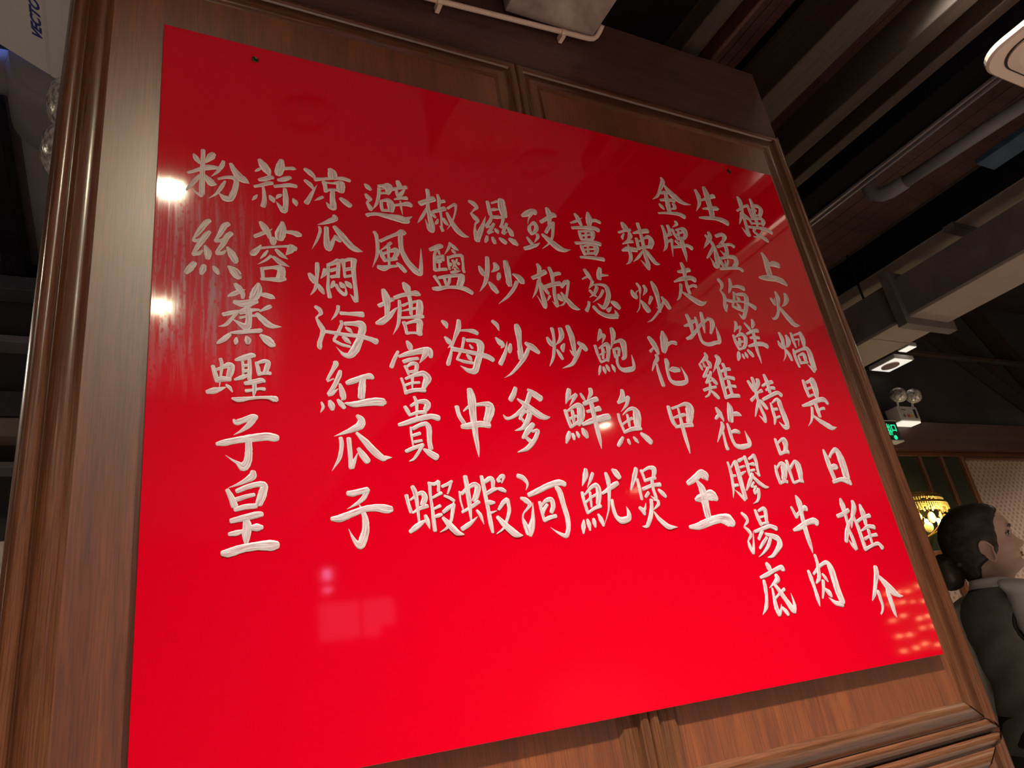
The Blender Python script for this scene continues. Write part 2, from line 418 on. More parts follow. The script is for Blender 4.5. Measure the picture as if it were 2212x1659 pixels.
CHARS = '''粉|515,9166,38 553,9082,95 604,8993,31;801,9237,92 764,9168,125 690,9039,39;440,8776,55 521,8823,59 618,8887,79 741,8949,108 866,8970,68;650,9277,70 647,8986,73 643,8701,87 643,8406,92;638,8372,82 565,8405,40 497,8488,12;605,8767,38 543,8645,79 467,8514,58 418,8431,25;681,8776,47 744,8690,119 787,8642,143 849,8630,34;956,9120,56 935,9029,77 866,8885,53 774,8769,8;1068,9095,63 1120,8978,104 1196,8859,143 1280,8801,122 1353,8757,9;882,8746,48 980,8797,63 1094,8819,78 1151,8772,86 1138,8626,93 1100,8485,105 1056,8385,103 981,8386,117 919,8439,49 888,8473,8;983,8723,38 930,8598,69 857,8450,47 742,8334,7
蒜|1521,9291,76 1573,9197,144 1638,9089,142 1670,9009,56;1447,9033,27 1491,9073,53 1545,9124,39 1590,9154,6;1875,9367,82 1858,9238,153 1820,9087,144 1812,9042,93;1911,9197,71 2016,9225,69 2064,9233,78 2116,9227,15;1508,8869,67 1601,8907,91 1682,8960,93 1729,8958,63;1434,8716,57 1533,8763,65 1640,8824,83 1713,8845,69;1566,8744,43 1580,8602,62 1580,8450,79 1559,8346,89;1475,8563,13 1438,8497,60 1388,8423,8;1668,8578,41 1707,8518,105 1732,8456,31;1809,8927,59 1898,8964,101 1996,9021,78 2009,9007,54;1748,8784,60 1854,8819,69 1991,8862,89 2100,8860,73;1913,8767,65 1922,8588,98 1917,8417,93 1887,8310,106 1829,8382,75 1765,8479,10;1856,8634,39 1808,8599,71 1766,8531,16;2043,8587,41 2075,8525,96 2093,8452,23
絲|758,7916,75 705,7859,95 613,7687,80 533,7535,30;534,7512,61 592,7515,67 632,7552,34;760,7705,64 708,7626,93 622,7459,84 538,7279,42;538,7264,73 619,7292,69 670,7361,19;704,7434,46 741,7326,118 742,7214,71;1032,7903,84 971,7845,101 911,7693,73 839,7556,37;846,7550,61 923,7570,59 959,7608,34;1075,7729,87 1020,7665,94 948,7497,79 865,7346,49;867,7328,68 948,7344,65 1002,7406,16;1020,7463,43 1081,7349,126 1129,7235,108 1135,7197,64;558,7104,85 503,7008,109 448,6919,73;692,7079,74 675,7003,97 653,6926,51;820,7083,35 855,7029,89 891,6960,47;1033,7114,44 1117,7036,153 1176,6955,132 1207,6944,61
蓉|1515,8024,63 1572,7937,124 1634,7818,89 1652,7741,57;1423,7734,66 1518,7798,74 1622,7865,52 1698,7927,6;1855,8087,54 1852,7987,130 1815,7834,179 1807,7751,130;1896,7905,59 2015,7909,93 2094,7890,120 2141,7882,69;1697,7749,88 1702,7693,120 1701,7637,78;1515,7583,25 1470,7504,78 1400,7415,108 1369,7395,72;1514,7527,47 1667,7571,44 1888,7620,48 1979,7619,100 2044,7597,100;1993,7637,115 1964,7552,116 1890,7452,13;1615,7496,32 1563,7409,52 1499,7321,10;1743,7532,55 1818,7449,88 1920,7378,13;1664,7401,54 1574,7302,41 1460,7215,7;1702,7384,64 1802,7305,96 1942,7239,10;1521,7155,59 1532,7049,58 1536,6943,51;1558,7153,61 1685,7186,62 1799,7195,126;1812,7197,119 1816,7120,134 1794,7009,137;1506,6954,46 1630,6964,69 1768,6975,92 1871,7004,61
蒸|1129,6817,57 1183,6750,104 1236,6653,78 1236,6580,48;1029,6591,27 1111,6645,82 1206,6701,56 1279,6740,6;1468,6869,49 1455,6770,144 1411,6645,157 1374,6582,110;1472,6682,45 1570,6672,91 1656,6653,92 1711,6630,12;1117,6501,73 1217,6483,117 1325,6510,114 1434,6552,86;1434,6545,66 1336,6461,47 1199,6359,33;1318,6401,97 1323,6300,96 1316,6171,99 1286,6090,122 1215,6118,85 1145,6168,42 1082,6211,7;966,6269,69 1052,6300,76 1146,6338,55 1193,6358,28;1169,6341,49 1076,6203,55 995,6096,52 898,6062,8;1199,6323,70 1300,6362,77 1396,6392,57 1474,6403,36;1198,6237,49 1311,6277,35 1424,6297,50;1634,6480,69 1578,6444,68 1480,6375,27;1437,6327,71 1502,6254,99 1597,6163,109 1682,6136,73 1794,6139,7;1064,5971,28 1168,5987,69 1320,6016,70 1475,6044,78 1499,6044,57;1053,5942,62 984,5867,87 905,5798,56 874,5771,10;1145,5895,29 1139,5839,69 1133,5790,34;1284,5928,37 1302,5874,103 1301,5818,70;1486,5967,56 1568,5904,133 1639,5833,126 1675,5815,71
蟶|830,5417,57 859,5300,68 887,5198,68;864,5360,45 952,5399,58 1031,5444,92 1076,5434,95 1064,5340,101 1031,5232,67;876,5184,63 953,5221,91 1059,5221,66;929,5537,52 946,5465,51 939,5305,39 918,5096,11;758,5010,63 845,5034,101 932,5064,63 1009,5100,8;1009,5133,31 1053,5090,55 1092,5020,12;1132,5532,40 1224,5565,92 1352,5623,87 1398,5619,55;1229,5511,41 1235,5404,40 1234,5304,34;1322,5552,53 1326,5410,64 1319,5236,63;1235,5444,53 1315,5463,47;1234,5357,60 1315,5376,53;1121,5218,38 1211,5256,71 1303,5301,45 1360,5338,6;1420,5511,48 1442,5404,66 1453,5311,53;1438,5506,53 1526,5539,68 1585,5523,76 1566,5440,82 1535,5343,70;1447,5330,60 1535,5343,54 1611,5347,61;1262,5166,65 1370,5192,85 1486,5225,87 1527,5208,47;1272,5049,58 1369,5067,46 1461,5091,46 1524,5088,60;1387,5160,63 1386,5067,63 1373,4968,23;1087,4923,39 1176,4908,84 1311,4933,58 1459,4953,46 1574,4958,60 1667,4936,106 1690,4917,65
子|1105,4607,28 1143,4564,88 1246,4604,87 1351,4651,95 1404,4645,90;1384,4652,94 1324,4547,88 1220,4449,49 1105,4377,7;892,4243,56 991,4262,99 1168,4304,100 1361,4336,123 1544,4361,125 1636,4347,125 1683,4341,104;1302,4277,96 1301,4141,102 1287,3999,115 1229,3915,132 1154,3970,54 1079,4019,27 998,4085,5
皇|1355,3844,76 1342,3775,112 1240,3707,68 1141,3660,34 1036,3621,7;1024,3594,56 1079,3479,86 1116,3371,98;1147,3572,67 1265,3624,75 1404,3663,83 1493,3648,104 1472,3524,121 1425,3389,102;1122,3451,67 1239,3489,67 1364,3520,54;1122,3318,60 1250,3354,80 1387,3363,74;1073,3168,72 1225,3202,93 1373,3237,100 1461,3247,74;1255,3194,73 1273,3088,122 1260,2972,116 1259,2855,49;1049,2994,52 1151,3009,78 1291,3048,7;1334,3066,79 1396,3070,112 1458,3068,66;967,2750,76 1043,2752,121 1222,2800,116 1405,2822,117 1566,2820,156 1647,2822,111
涼|2265,9269,76 2340,9214,113 2408,9139,74 2428,9108,27;2255,9025,65 2330,8961,91 2390,8876,54;2458,8980,5 2372,8802,54 2311,8658,80 2258,8552,93;2692,9359,93 2726,9303,163 2734,9195,176;2427,9081,80 2579,9127,63 2770,9185,65 2918,9209,87 3028,9187,79;2576,9060,81 2592,8965,78 2594,8858,68;2590,9054,47 2720,9064,46 2868,9106,110;2876,9108,132 2863,9023,164 2857,8923,136;2588,8874,69 2713,8928,45 2843,8929,75;2719,8902,80 2703,8756,97 2710,8616,115 2713,8529,96 2650,8552,92 2590,8636,9;2538,8731,56 2472,8682,55 2393,8622,6;2848,8759,76 2931,8696,123 3001,8639,104
瓜|2712,8381,66 2730,8324,103 2634,8254,94 2533,8193,56 2422,8139,8;2452,8102,45 2462,8020,52 2406,7843,46 2309,7633,5;2570,8106,86 2562,7936,93 2560,7769,110 2583,7682,100 2637,7782,86 2701,7944,40;2703,7969,43 2742,7917,105 2789,7883,89;2706,8148,78 2804,8012,122 2948,7816,131 3043,7748,116 3163,7720,9
燜|2249,7156,62 2292,7083,114 2321,7001,67;2508,7272,80 2490,7190,78 2425,7086,8;2385,7374,68 2379,7254,81 2365,7077,53 2337,6902,57 2252,6760,13;2386,6970,45 2422,6889,91 2465,6809,38;2560,7360,56 2549,7102,48 2537,6927,62 2555,6758,77;2553,7367,61 2645,7413,83 2731,7475,95 2736,7451,77;2737,7468,77 2721,7303,69 2706,7156,69;2595,7261,68 2708,7317,61;2596,7141,62 2714,7181,70;2809,7503,81 2819,7333,51 2823,7172,50;2814,7479,55 2929,7530,75 3013,7509,105;2993,7531,107 2974,7355,87 2979,7113,73 2987,6921,72 2981,6731,73 2937,6788,57 2886,6853,6;2832,7311,71 2932,7349,63;2816,7171,55 2930,7211,55;2632,7058,53 2614,6985,72 2581,6933,33;2669,7000,62 2711,6902,64 2789,6833,74 2825,6869,47 2819,6995,9;2740,7049,48 2772,6997,106 2804,6970,58;2831,7077,50 2876,7027,107 2915,6976,49
避|3305,9174,49 3347,9128,108 3396,9074,69;3304,8953,57 3344,8889,106 3388,8861,59 3322,8793,46;3313,8773,55 3358,8674,90 3369,8622,46 3435,8689,8;3562,9137,71 3542,8985,68 3488,8791,57 3418,8668,21;3551,9191,58 3661,9205,98 3739,9213,171 3731,9117,125 3709,9048,75;3592,9125,22 3688,9155,28;3576,9029,46 3695,9063,56;3578,8863,56 3569,8752,66 3583,8646,60;3586,8865,46 3712,8900,100 3750,8806,156 3739,8676,112;3584,8655,55 3724,8682,65;3927,9367,85 3944,9295,111 3948,9248,89;3805,9161,73 3929,9216,65 4077,9267,85;3883,9150,62 3890,9057,63 3902,9013,46;4039,9202,37 3965,9092,81 3919,9026,37;3825,8941,36 3939,8993,65 4061,9018,87;3821,8811,55 3958,8857,65 4072,8889,118 4133,8864,92;3933,8926,34 3936,8788,43 3951,8617,7;3292,8492,81 3332,8517,70 3469,8552,75 3681,8538,115 3865,8528,165 4003,8508,141 4022,8548,94 4132,8624,8
風|3394,8167,62 3426,8102,74 3433,7913,69 3407,7687,57 3307,7428,6;3491,7992,63 3642,8096,64 3803,8194,73 3901,8256,108 3944,8228,97;3877,8252,95 3859,8054,96 3863,7862,94 3948,7633,117 4069,7479,139 4147,7422,106 4182,7530,78 4211,7794,40 4226,7964,6;3678,7988,58 3595,7897,52 3475,7800,15;3609,7977,9 3653,7958,47;3474,7783,59 3503,7685,85 3539,7589,68;3522,7739,56 3631,7799,57 3756,7845,111 3764,7777,95 3711,7683,77;3540,7606,67 3647,7639,75 3747,7671,76;3624,7884,77 3612,7753,46 3607,7523,46;3410,7452,88 3497,7439,118 3619,7491,66 3740,7517,51;3754,7578,55 3815,7511,91 3882,7427,81
海|2321,6557,62 2378,6511,83 2401,6445,64 2353,6395,33 2325,6354,38;2325,6354,36 2372,6247,79 2419,6140,87 2387,6020,69 2357,5929,76 2353,5842,79 2364,5807,27;2681,6606,60 2670,6528,58 2624,6431,45 2553,6336,7;2714,6479,70 2835,6484,63 2986,6493,95 3068,6494,111;2712,6334,55 2715,6274,52 2654,6133,57 2580,5993,44;2577,5980,53 2694,5914,58 2824,5888,46;2770,6294,76 2905,6308,85 3027,6305,144 3048,6215,129 2987,6028,124 2901,5842,142 2814,5733,110 2723,5740,75 2661,5801,30 2606,5870,6;2779,6227,39 2830,6187,78 2880,6139,23;2722,6050,46 2778,6002,92 2841,5941,23;2457,6122,61 2587,6112,69 2784,6092,69 2985,6088,78 3159,6051,95 3259,6014,119
紅|2584,5600,84 2582,5557,88 2525,5453,62 2440,5293,43;2442,5268,29 2543,5320,20;2647,5454,57 2623,5375,81 2543,5202,74 2447,5058,62;2446,5031,32 2504,5068,58 2598,5156,10;2628,5234,40 2653,5124,93 2666,5013,96 2644,4971,31;2334,4917,32 2356,4843,49 2312,4752,10;2460,4942,59 2481,4875,110 2490,4808,64;2581,4968,48 2627,4902,89 2668,4842,69;2738,5254,75 2838,5295,102 3001,5369,90 3109,5390,110 3147,5363,75;3001,5369,79 2969,5196,124 2944,5026,117;2685,4918,28 2812,4902,97 2996,4937,117 3169,4966,141 3288,4956,137 3315,4950,73
塘|3363,6692,80 3438,6740,73 3591,6838,76 3604,6824,60;3461,7009,80 3493,6875,147 3499,6699,110 3477,6522,79;3286,6354,52 3381,6394,121 3518,6511,97 3615,6632,55 3687,6704,8;3829,7188,70 3873,7111,152 3893,7006,98;3645,6877,76 3776,6942,79 3959,6998,90 4051,7009,122 4101,6990,54;3721,6829,60 3709,6627,73 3656,6367,55 3552,6170,5;3771,6738,53 3880,6799,47 4034,6850,56;4080,6855,109 4074,6732,136 4043,6582,118;3746,6631,16 3898,6683,55 4066,6731,40;3726,6501,48 3882,6525,56 4063,6560,89 4116,6566,66;3907,6925,79 3915,6779,77 3902,6583,60;3762,6417,78 3781,6317,62 3792,6208,61;3796,6397,46 3933,6450,63 4038,6461,120 4025,6340,112 4004,6212,88;3786,6215,63 3911,6235,48 4043,6231,82
瓜|2861,4719,59 2919,4655,121 2899,4568,133 2786,4501,96 2648,4441,55 2492,4382,5;2590,4355,67 2596,4237,66 2552,4043,58 2431,3847,5;2709,4350,74 2713,4210,74 2715,4030,73 2720,3900,83 2765,3989,58 2828,4128,7;2845,4191,64 2905,4086,113 2966,3996,106;2835,4438,51 2949,4312,102 3086,4143,123 3201,4046,102 3257,4053,70 3348,4057,6
子|2643,3512,79 2707,3510,99 2813,3535,92 2933,3560,93;2934,3566,78 2872,3447,77 2762,3358,51 2615,3283,5;2393,3150,63 2506,3152,114 2688,3216,102 2873,3276,97 3058,3290,119 3190,3266,140 3264,3264,100;2788,3357,7 2833,3264,53 2869,3133,98 2864,2978,109 2816,2840,127 2771,2754,112 2700,2821,64 2655,2911,32 2621,3001,5
椒|4495,9303,85 4497,9142,81 4463,8922,73 4473,8697,93 4495,8493,117 4490,8381,84 4433,8414,82 4381,8619,9;4319,8955,114 4457,9036,106 4597,9118,124;4442,8901,28 4372,8747,63 4290,8610,55 4219,8503,7;4481,8838,38 4533,8761,86 4586,8692,48;4687,9227,54 4705,9113,77 4683,8931,57;4707,9060,68 4806,9107,77;4563,8819,75 4685,8878,84 4793,8934,100;4704,8846,58 4699,8670,41 4685,8493,50 4698,8409,67 4642,8520,9;4628,8656,36 4596,8581,63 4560,8531,14;4740,8695,66 4777,8614,85 4810,8568,48;4857,8947,53 4954,9029,56 5030,9071,69 5011,8924,39 4947,8734,37 4865,8578,31 4780,8455,6;4828,8844,56 4879,8686,95 4979,8494,126 5091,8391,108 5213,8364,8
鹽|4397,7961,70 4492,8010,101 4604,8070,107 4625,8057,94;4517,7972,56 4465,7848,51 4446,7681,54 4444,7534,70;4561,7963,50 4568,7897,41;4476,7808,64 4577,7849,57 4639,7867,58;4640,7875,45 4620,7772,68;4476,7751,40 4616,7797,41;4486,7703,39 4579,7741,63;4544,7695,38 4532,7595,38;4444,7534,64 4558,7566,65 4665,7590,66;4806,8171,52 4769,8063,56 4665,7896,7;4818,8148,47 4879,8081,86 4949,8033,29;4825,8022,47 4859,7985,75 4878,7954,37;4722,7863,40 4719,7721,49 4725,7590,49;4726,7838,48 4871,7903,66 4998,7931,68;5004,7923,75 5006,7764,49 4995,7629,57 5003,7572,60;4811,7793,62 4843,7690,54 4909,7608,15;4900,7832,35 4830,7705,35 4772,7605,17;4747,7700,82 4761,7694,82;4911,7741,75 4922,7731,65;4890,7813,30 4877,7770,52;4820,7629,36 4833,7606,63;4740,7527,48 4841,7558,65 4936,7588,10;4414,7400,69 4467,7295,60 4507,7205,42;4492,7379,63 4661,7434,73 4877,7481,75 4937,7481,104;4946,7490,120 4915,7371,138 4862,7251,113;4596,7393,57 4607,7298,57 4620,7228,41;4703,7416,51 4675,7307,57 4635,7230,41;4354,7138,64 4450,7150,95 4632,7205,65 4828,7222,76 4991,7203,107 5096,7143,90
濕|5331,9214,73 5422,9168,116 5469,9095,86 5401,9017,37 5332,8932,22;5332,8932,51 5408,8838,122 5449,8783,76 5387,8691,38 5363,8580,51 5367,8439,108 5381,8319,109;5368,8334,126 5460,8526,112 5554,8721,69 5637,8926,6;5728,9276,85 5732,9137,86 5749,8975,96;5810,9264,43 5948,9339,61;6040,9376,152 6033,9178,192 6046,8995,136;5749,9085,55 5846,9119,75 5934,9140,38;5748,8920,67 5886,8946,86 5990,8966,58;5744,8892,68 5697,8801,74 5605,8686,59;5610,8659,59 5698,8702,34;5784,8772,60 5705,8641,74 5624,8537,58;5629,8520,49 5746,8585,33;5797,8648,62 5824,8608,101 5841,8557,40;6010,8933,74 5963,8796,63 5916,8714,61;5923,8707,51 6005,8749,34;6069,8824,62 5996,8693,70 5944,8575,70;5959,8568,55 6045,8629,24;6077,8725,73 6123,8642,122 6135,8563,98;5595,8452,55 5566,8368,84 5531,8300,37;5706,8436,67 5720,8367,95 5729,8315,75;5856,8443,62 5915,8400,114 5967,8364,103;6067,8461,83 6152,8412,147 6219,8361,74
炒|5330,7744,55 5357,7664,111 5399,7578,83 5449,7644,21;5657,7861,76 5685,7779,131 5625,7702,65 5553,7650,7;5522,7969,84 5507,7821,99 5468,7613,94 5397,7403,73 5257,7196,6;5486,7423,66 5550,7323,131 5614,7232,94;5896,7931,109 5904,7777,143 5902,7571,132 5901,7419,105;5891,7409,76 5855,7480,57 5847,7530,9;5720,7648,64 5701,7578,94 5674,7507,54;6009,7671,49 6115,7618,140 6183,7533,149 6204,7510,80;6063,7508,83 5970,7344,73 5809,7157,57 5598,6980,6
富|3782,6065,55 3816,5998,107 3825,5929,86;3610,5868,46 3542,5735,68 3472,5578,75;3617,5775,49 3776,5838,92 4012,5909,113 4146,5920,143 4167,5807,71;4098,5933,129 4061,5825,94 3955,5679,8;3688,5686,73 3814,5738,67 3939,5764,60;3705,5610,61 3731,5544,60 3746,5461,42;3728,5595,39 3823,5661,67 3903,5650,80 3881,5520,65;3742,5503,50 3890,5529,68;3620,5386,50 3648,5272,50 3673,5124,66;3691,5382,48 3833,5449,65 4000,5494,107 4064,5412,145 4012,5308,108 3970,5222,69;3805,5406,57 3785,5212,24;3671,5265,48 3787,5312,49 3917,5328,50;3667,5141,64 3823,5189,74 3992,5198,84
貴|3635,4895,67 3674,4816,75 3691,4752,41;3731,4915,46 3849,4985,63 3978,4998,103 4020,4942,114 3971,4859,91;3691,4752,46 3830,4805,63 3966,4818,73;3803,5073,51 3831,4968,65 3810,4732,32;3506,4588,61 3624,4623,84 3818,4692,94 4046,4747,98 4172,4719,110;3692,4553,39 3689,4420,39 3702,4249,31;3731,4531,68 3839,4589,69 3952,4616,84 3991,4537,98 3975,4330,80 3985,4205,88;3704,4412,53 3832,4454,61;3732,4311,54 3851,4336,46;3578,4155,59 3706,4210,67 3866,4266,60;3859,4266,59 3776,4141,51 3688,4033,43 3611,3995,15;3873,4188,49 3960,4127,115 4063,4065,123
海|4454,6516,61 4509,6466,109 4525,6385,28;4468,6206,49 4528,6130,108 4563,6069,60 4494,6001,8;4767,6557,80 4738,6405,102 4640,6194,58 4575,6025,42 4531,5879,58 4467,5715,82 4454,5679,49;4768,6362,38 4894,6374,58 5018,6367,101 5086,6336,83;4819,6219,60 4757,6022,50 4643,5816,40;4632,5801,48 4775,5763,66 4930,5747,57;4867,6177,66 5028,6182,90 5110,6124,149 5085,5957,123 5002,5752,127 4936,5605,120 4822,5598,94 4741,5645,48 4678,5685,10;4909,6098,30 4945,6037,60 4951,6016,16;4829,5901,40 4873,5842,89 4902,5799,40;4570,5989,94 4716,5974,86 4975,5940,87 5201,5893,109 5311,5837,101
中|4518,4929,88 4540,4780,80 4606,4649,81;4626,4857,23 4748,4946,57 4997,4998,78 5114,4969,162 5096,4849,169 5020,4694,131;4564,4583,81 4700,4602,122 4892,4640,118 5052,4620,113;4790,5247,108 4803,5093,159 4788,4804,131 4783,4473,104 4790,4229,68 4788,4068,8
蝦|3517,3463,66 3532,3348,59 3563,3208,59;3569,3392,31 3689,3473,50 3771,3497,81 3802,3419,100 3752,3317,83;3588,3195,31 3706,3261,62 3829,3295,63;3623,3597,68 3653,3512,81 3669,3345,60 3672,3066,39;3521,2917,61 3625,2987,92 3723,3051,61 3778,3081,19;3779,3150,54 3803,3061,80 3827,2947,11;3901,3639,61 3892,3443,47 3902,3236,54 3901,3057,67 3905,2919,66;3881,3646,54 3974,3631,59 4047,3670,64;4054,3670,54 4029,3518,54;3922,3416,38 4009,3460,51 4074,3491,57;3916,3242,38 4029,3290,57;3909,3120,37 3985,3143,63 4041,3161,44;4099,3590,51 4193,3628,58 4269,3674,45;4261,3667,34 4212,3555,40 4174,3476,27;4116,3444,41 4194,3410,56 4263,3362,56;4256,3356,14 4249,3303,41;4071,3192,56 4160,3254,69 4256,3303,57;4249,3303,68 4212,3174,60 4177,3060,52 4095,2948,44 3981,2890,12;4054,3103,55 4142,2997,103 4249,2878,101 4366,2838,11
蝦|4379,3505,42 4375,3366,31 4408,3194,28;4410,3471,58 4505,3550,65 4628,3615,81 4694,3574,110 4644,3426,103 4599,3360,80;4378,3182,44 4535,3256,58 4681,3338,64;4504,3746,80 4514,3563,86 4516,3323,78 4508,3061,35;4344,2925,75 4455,2985,76 4547,3046,45 4627,3109,8;4626,3201,44 4678,3120,65 4714,2981,9;4784,3744,67 4801,3518,74 4820,3208,66 4830,2996,80 4844,2852,51;4822,3654,66 4933,3714,83 4970,3666,83 4953,3556,59;4821,3456,59 4932,3515,72 5010,3541,60;4801,3322,61 4873,3320,88 4945,3318,41;4839,3148,52 4968,3188,10;5046,3679,40 5132,3747,67 5175,3740,60 5120,3629,14;5058,3658,47 5097,3671,54;5032,3541,43 5103,3526,80 5166,3497,52;5000,3203,47 5090,3308,73 5173,3360,79;5180,3360,68 5183,3197,66 5131,3065,56 5040,2909,40 4904,2824,13;4959,3084,66 5063,2961,110 5228,2809,122 5356,2779,11
河|5435,3752,84 5521,3716,95 5578,3644,65 5583,3588,38 5538,3507,6;5424,3382,45 5502,3345,100 5574,3282,79 5524,3214,48 5434,3135,28 5404,3055,38 5430,2946,92 5466,2811,107;5488,2771,59 5525,2889,125 5585,3049,75 5629,3308,6;5577,3427,80 5777,3500,101 5982,3582,103 6184,3630,116 6292,3599,94;6120,3551,84 6167,3465,109 6195,3251,99 6223,3040,98 6209,2861,86 6144,2740,82 6069,2757,67 5957,2823,31 5874,2891,6;5756,3305,64 5763,3180,63 5783,3001,55;5784,3248,34 5868,3323,67 5982,3341,96 5992,3229,86 5941,3133,74;5783,3001,66 5892,3045,73 6015,3068,67;5887,3259,56 5809,3178,65 5791,3124,45
沙|5424,6612,74 5495,6545,94 5522,6427,16;5436,6281,41 5503,6196,124 5558,6146,86 5502,6078,13;5650,6226,7 5595,6040,61 5517,5890,83 5444,5769,90;5709,6177,54 5684,6083,90 5663,6009,54;5897,6575,102 5907,6472,149 5893,6229,97 5882,6008,114 5853,5897,73 5826,6058,16;6022,6221,74 6140,6148,139 6256,6055,86;6059,6113,77 5953,5940,83 5769,5729,65 5619,5586,40 5481,5508,6
爹|5664,5326,76 5609,5211,99 5527,5096,96;5903,5304,60 6008,5230,130 6121,5148,140;5926,5226,101 5806,5014,89 5636,4855,78 5481,4766,55 5392,4755,63 5343,4820,15;5664,5119,39 5821,4997,117 6010,4851,145 6145,4795,101 6252,4807,9;5770,4910,72 5692,4823,64 5643,4746,49;5781,4877,52 5862,4880,94 5790,4725,98 5677,4589,77 5511,4535,13;5665,4772,57 5730,4690,67;5885,4661,87 5765,4541,110 5645,4407,63;5842,4526,49 5953,4545,76 5871,4394,80 5700,4228,84 5497,4154,15;5686,4440,65 5797,4327,94
炒|6500,6376,66 6532,6293,111 6568,6230,63 6627,6330,18;6818,6588,109 6822,6462,121 6757,6341,70 6647,6237,10;6638,6580,85 6639,6388,62 6602,6157,69 6531,5946,55 6433,5792,14;6658,6143,44 6698,6052,88 6738,5961,66;6992,6654,114 7032,6462,133 7033,6230,108 7026,6058,69 6983,6093,68 6929,6165,11;6844,6282,36 6788,6201,96 6780,6115,52;7155,6327,81 7243,6267,128 7298,6194,105;7183,6223,64 7062,6042,89 6914,5862,67 6688,5766,7
鮮|6745,5346,94 6701,5227,110 6619,5064,14;6663,5137,33 6839,5243,58 6871,5253,74 6802,5160,60 6686,5022,10;6583,4939,81 6601,4801,81 6640,4629,81;6639,4933,48 6793,5027,76 6907,5022,160 6888,4844,162 6802,4676,81;6725,4936,70 6723,4839,79 6712,4700,59;6645,4785,57 6791,4841,58;6652,4638,56 6804,4728,64;6582,4533,62 6534,4439,96 6474,4328,35;6641,4500,60 6649,4449,79 6647,4398,49;6734,4536,51 6749,4477,80 6749,4434,39;6862,4599,62 6893,4522,134 6923,4445,83;6973,5276,54 7007,5205,76 7034,5153,43;7204,5379,93 7193,5287,93 7086,5164,10;6998,5079,84 7149,5139,94 7301,5191,103;7033,4929,61 7167,4960,78 7316,5002,113;6889,4678,66 7059,4744,109 7269,4803,129 7479,4845,141;7157,5086,105 7162,4853,104 7168,4624,103 7177,4415,82 7175,4226,10
豉|6453,9086,67 6561,9153,135 6702,9247,122 6771,9232,155;6690,9178,62 6595,9047,32 6549,8907,10;6578,8856,74 6561,8760,91 6597,8674,75;6591,8877,48 6703,8963,87 6735,8847,102 6658,8722,69 6597,8674,47;6476,8580,53 6521,8497,85 6563,8440,86;6722,8687,87 6719,8622,73 6613,8475,12;6374,8301,85 6505,8358,94 6656,8428,66 6748,8498,9;7071,9386,88 7095,9275,148 7083,9119,97 7046,8979,74;6863,9012,82 7041,9140,91 7190,9245,121 7241,9225,92;6933,8770,79 7034,8920,85 7157,9037,71;7161,9057,66 7116,8878,74 7059,8680,60 6955,8514,46 6765,8354,8;6841,8707,78 6955,8606,134 7139,8452,167 7275,8409,104 7436,8440,8
薑|7741,9379,72 7788,9290,118 7837,9123,82;7582,9125,37 7718,9189,62 7908,9312,7;8079,9474,67 8074,9324,172 8046,9200,143 8030,9128,82;8091,9267,72 8225,9302,90 8336,9273,97;7593,9001,71 7821,9052,83 8119,9095,100 8246,9059,119;7752,8952,65 7755,8837,88 7772,8744,78;7779,8947,51 8000,8996,74 8085,8991,120 8067,8872,97 7999,8744,62;7752,8741,51 8009,8784,72;7908,8931,62 7884,8782,62;7794,8844,49 8019,8912,59;7597,8630,79 7852,8681,71 8090,8721,96 8201,8701,114;7717,8583,78 7740,8474,99 7757,8382,77;7754,8580,48 7977,8645,62 8077,8623,143 8073,8527,118 8018,8414,72;7751,8400,59 7988,8447,69;7881,8600,61 7857,8455,61;7773,8498,39 8013,8555,49;7636,8298,60 7846,8321,82 8074,8328,95 8199,8328,106
椒|6589,7977,72 6618,7901,104 6585,7756,81 6567,7545,65 6570,7339,94 6591,7137,111 6578,7026,80 6527,7113,49 6448,7272,10;6425,7647,87 6577,7729,94 6733,7830,110;6537,7610,51 6493,7466,57 6424,7320,46 6338,7191,6;6593,7548,51 6643,7451,91 6708,7347,81;6841,7934,82 6875,7796,98 6865,7619,75;6876,7761,73 6994,7822,86 7066,7832,75;6666,7480,89 6835,7554,93 7020,7604,105;6874,7533,73 6844,7338,84 6852,7168,94 6844,7081,76 6761,7183,10;6731,7290,61 6658,7179,23;6931,7340,71 6959,7266,123 6996,7236,93;7037,7519,61 7132,7637,91 7222,7684,65;7220,7675,72 7158,7464,61 7080,7263,49 6992,7133,37 6888,7090,10;7002,7392,52 7089,7264,104 7199,7122,135 7294,7072,80 7367,7063,8
葱|7673,8009,89 7731,7898,111 7787,7778,66;7566,7776,32 7746,7882,57;8056,8092,94 8005,7955,134 7978,7841,107;8057,7934,78 8224,7957,30;7802,7762,78 7752,7665,65 7664,7564,8;7790,7670,38 7984,7705,61 8106,7666,113 8121,7496,119 8037,7306,111 7930,7170,86 7863,7198,75 7795,7260,9;7872,7627,93 7780,7471,62 7636,7362,6;7684,7531,66 7757,7451,77 7820,7405,33;8008,7572,66 7896,7414,54 7694,7257,8;7603,7255,72 7573,7165,68 7503,7052,89;7690,7160,86 7791,7049,95 7977,6982,109 8196,7005,121;8210,7024,106 8200,7094,65 8175,7144,11;8126,7210,12 8064,7150,77 8008,7108,92;8153,7320,88 8236,7276,156 8302,7203,112
